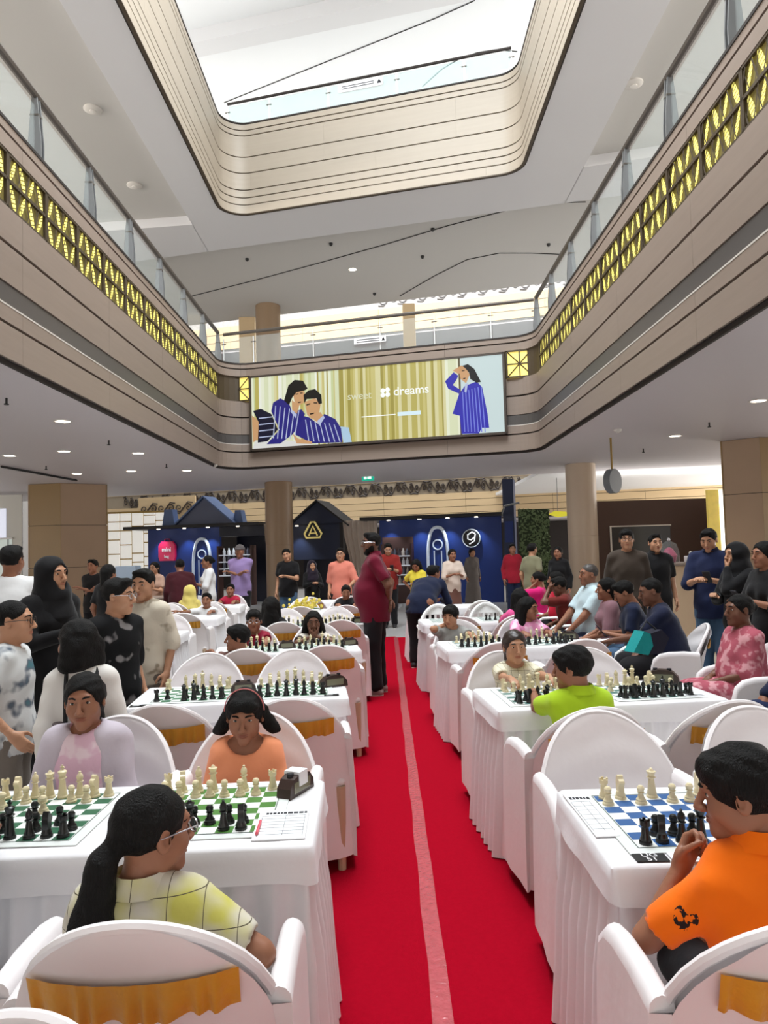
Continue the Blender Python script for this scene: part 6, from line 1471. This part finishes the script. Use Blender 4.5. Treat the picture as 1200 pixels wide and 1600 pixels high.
bm_ = [M('bottle%d' % k, c, .3) for k, c in enumerate(((220, 222, 226), (90, 96, 110), (180, 170, 160), (60, 50, 56)))]
botl = [MB().lathe([(.045, 0), (.048, .12), (.02, .17), (.02, .21), (.005, .215)], 8).mesh('bottle', q, True) for q in bm_]
for nm, x0, x1, z0, z1 in (('left booth', -5.1, -4.15, .9, 1.75), ('right booth', .05, .75, .55, 1.65)):
    for lv in range(4):
        for k in range(6):
            p = fl_(x0+(x1-x0)*(k+.5)/6, BY, -.17); tag(obj('bottle', botl[R.randrange(4)], None, (p.x, p.y, z0+(z1-z0)*lv/4+.03)), f'{ORD[k]} bottle from left on {["lowest", "second", "third", "top"][lv]} shelf of {nm}', 'bottle', f'bottles in the {nm}')
# ================================================================== RIGHT-HAND SHOP
sh_ = struct('wall_shop', 'dark brown shop wall at the right behind the spectators')
MB().box((5.3, 19.6, 0), (9.6, 19.8, 2.72)).build('brown_wall', M('shop_brown', (84, 62, 52), .6, noise=(1, .08)), sh_)
MB().box((9.0, 17.2, 0), (9.2, 19.6, 2.72)).build('brown_return', MATS['shop_brown'], sh_)
a, b = at(958, 868, 19.5), at(1048, 821, 19.5); t = thing('shop_screen', 'large dark grey screen with bright edge on the brown shop wall', 'screen', (a.x, 19.55, a.z))
MB().box((0, 0, 0), (b.x-a.x, .05, b.z-a.z)).build('screen', M('screen_grey', (58, 58, 60), .3), t); MB().box((-.03, -.01, b.z-a.z), (b.x-a.x+.03, .05, b.z-a.z+.03)).box((-.03, -.01, 0), (0, .05, b.z-a.z)).build('edge', M('screen_edge', (190, 180, 166), .4, emit=.2), t)
t = thing('light_strip', 'tall gilded strip with bright white edge beside the right pillar', 'light strip', (7.45, 16.9, 0))
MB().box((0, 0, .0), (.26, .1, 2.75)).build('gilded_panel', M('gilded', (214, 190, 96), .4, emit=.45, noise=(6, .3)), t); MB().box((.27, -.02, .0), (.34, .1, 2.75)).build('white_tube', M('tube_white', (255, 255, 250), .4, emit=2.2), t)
t = thing('service_counter', 'plain beige service counter behind the standing men', 'counter', (4.15, 10.6, 0))
MB().bbox((-.35, -.3, 0), (.35, .3, 1.24), .01).build('front', M('counter_beige', (206, 178, 146), .5), t); MB().bbox((-.38, -.33, 1.24), (.38, .33, 1.28), .01).build('top', m_wood, t)
t = thing('bell_jar', 'glass bell jar with pink ornament on the beige counter', 'bell jar', (4.08, 10.6, 1.28))
MB().lathe([(.14, 0), (.14, .16), (.10, .27), (.03, .31)], 18).build('dome', m_glass, t, True); MB().lathe([(.08, .0), (.11, .1), (.05, .2), (.01, .22)], 14).build('ornament', M('ornament', (170, 60, 100), .5), t, True); MB().ball((0, 0, .33), .025).build('knob', m_specm, t, True)
t = thing('tissue_box', 'small white tissue box on the beige counter', 'box', (4.36, 10.5, 1.28)); MB().bbox((-.09, -.06, 0), (.09, .06, .09), .008).build('carton', m_paper, t); MB().loft([[(-.03, -.01, .09), (.03, -.01, .09), (.03, .01, .09), (-.03, .01, .09)], [(-.05, -.02, .14), (.02, -.02, .15), (.05, .02, .14), (-.01, .02, .16)]], True, True).build('tissue', m_white, t)
# blade sign
p = at(957, 752, 14.0); t = thing('blade_sign', 'round dark grey blade sign hanging on a gold rod', 'sign', p, .75)
MB().lathe([(.225, -.07), (.235, -.06), (.235, .06), (.225, .07)], 36).build('disc', M('blade_grey', (104, 110, 116), .45), t, 0.6); t.children[0].rotation_euler = (PI/2, 0, 0)
MB().tube([(0, 0, .23), (0, 0, 3.6-p.z)], .02, 8).build('rod', M('brass', (150, 124, 70), .4, .5), t)
# leafy wall, yellow sign
R = random.Random(77); t = thing('leafy_wall', 'tall green leafy wall panel beside the tower', 'plant wall', (4.15, 20.4, 0))
MB().box((-.42, 0, 0), (.42, .12, 2.6)).build('panel', M('leaf_back', (52, 66, 44), .8), t); lf = MB()
for k in range(700):
    c = Vector((R.uniform(-.42, .42), -.02-R.random()*.05, R.uniform(.05, 2.6))); d = Vector((R.uniform(-1, 1), R.uniform(-.6, .1), R.uniform(-1, 1))).normalized()*.06; e = Vector((-d.z, R.uniform(-.02, .02), d.x))*.4
    lf.add([c-d, c+e, c+d, c-e], [(0, 1, 2, 3)])
tag(lf.build('leaves', M('leaf_green', (104, 126, 84), .6, noise=(5, .4)), t), None, None, None, 'stuff')
p = at(872, 803, 22); t = thing('yellow_sign', 'small yellow leaf shaped shop sign left of the beige column', 'sign', p); MB().prism([(-.3, 0), (-.1, .09), (.25, .06), (.3, -.06), (.0, -.1)], 0, .05, Matrix(((1, 0, 0, 0), (0, 0, 1, 0), (0, 1, 0, 0), (0, 0, 0, 1)))).build('plate', M('yellow_lit', (214, 206, 60), .4, emit=.5), t); MB().tube([(0, .02, .05), (0, .02, 1.1)], .01, 5).build('hanger', m_steel, t)
# ================================================================== SMALL THINGS
t = thing('reception_desk', 'beige desk in front of the woman with spectacles at left', 'desk', (-4.1, 12.9, 0)); MB().bbox((-.35, -.25, 0), (.35, .25, .84), .01).build('body', MATS['counter_beige'], t); MB().bbox((-.38, -.28, .84), (.38, .28, .88), .01).build('top', m_wood, t)
t = thing('display_stand', 'pale blue display stand left of the blue booth', 'display stand', (-5.6, 15.2, 0)); MB().bbox((-.5, -.2, 0), (.05, .2, 1.25), .01).build('box', M('stand_blue', (110, 150, 210), .5), t); MB().bbox((.08, -.15, 0), (.5, .2, 1.4), .01).build('panel', M('stand_pale', (176, 200, 228), .5), t)
bg_ = thing('carry_bag', 'teal and black carry bag on the lap of the heavy man in navy', 'bag', at(1008, 1004, 5.95), .35)
XZ = Matrix(((1, 0, 0, 0), (0, 0, 1, 0), (0, 1, 0, 0), (0, 0, 0, 1)))
MB().prism([(-.17, -.06), (-.03, -.09), (.02, -.02), (.0, .075), (-.06, .10)], -.07, .05, XZ).build('teal_flap', cl('teal', (20, 140, 140)), bg_)
MB().prism([(-.03, -.09), (.12, -.085), (.19, .03), (.12, .10), (.0, .075), (.02, -.02)], -.06, .06, XZ).build('dark_body', cl('bag_dark', (30, 30, 46)), bg_)
MB().tube([(-.05, 0, .09), (.02, 0, .17), (.11, 0, .10)], .008, 6).build('handle', m_ink, bg_, True)
p = onz(466, 962, .76); fb_ = thing('flower_bunch', 'bunch of yellow flowers lying on the fifth left table', 'flowers', tpt('L', 4, -.25, .0, TH+.004)); R = random.Random(8); fm = MB()
for k in range(70): fm.ball((R.gauss(0, .10), R.gauss(0, .06), .05+abs(R.gauss(0, .05))), R.uniform(.018, .03), 6, 4)
tag(fm.build('petals', M('petal_yellow', (226, 206, 90), .6, noise=(20, .25)), fb_, True), None, None, None, 'stuff'); st = MB()
for k in range(8): st.tube([(0, 0, .05), (.18+R.random()*.06, R.uniform(-.06, .06), .015)], .004, 4)
st.build('stems', M('stem_green', (70, 110, 50), .6), fb_)
def phone(key, hand, label):
    pr = PEOPLE[key]; w_ = Vector(pr['wr'][hand])+Vector((0, .07, .03)); mw = pr['root'].matrix_basis
    t = thing('phone', label, 'phone', mw @ w_, math.radians(0)); t.rotation_euler = (.9, 0, pr['root'].rotation_euler.z)
    MB().bbox((-.037, -.075, -.004), (.037, .075, .004), .003).build('case', m_ink, t); MB().box((-.033, -.07, .004), (.033, .07, .0046)).build('screen', M('phone_screen', (60, 80, 110), .2, emit=.3), t)
for k, h, lb_ in (('navystand', 1, 'phone held by the standing man in navy shirt'), ('blackwoman', 1, 'phone held by the woman at right edge'), ('redman', 1, 'phone held by the man in red'), ('navy1', 1, 'phone held by the seated man in navy tee')): phone(k, h, lb_)
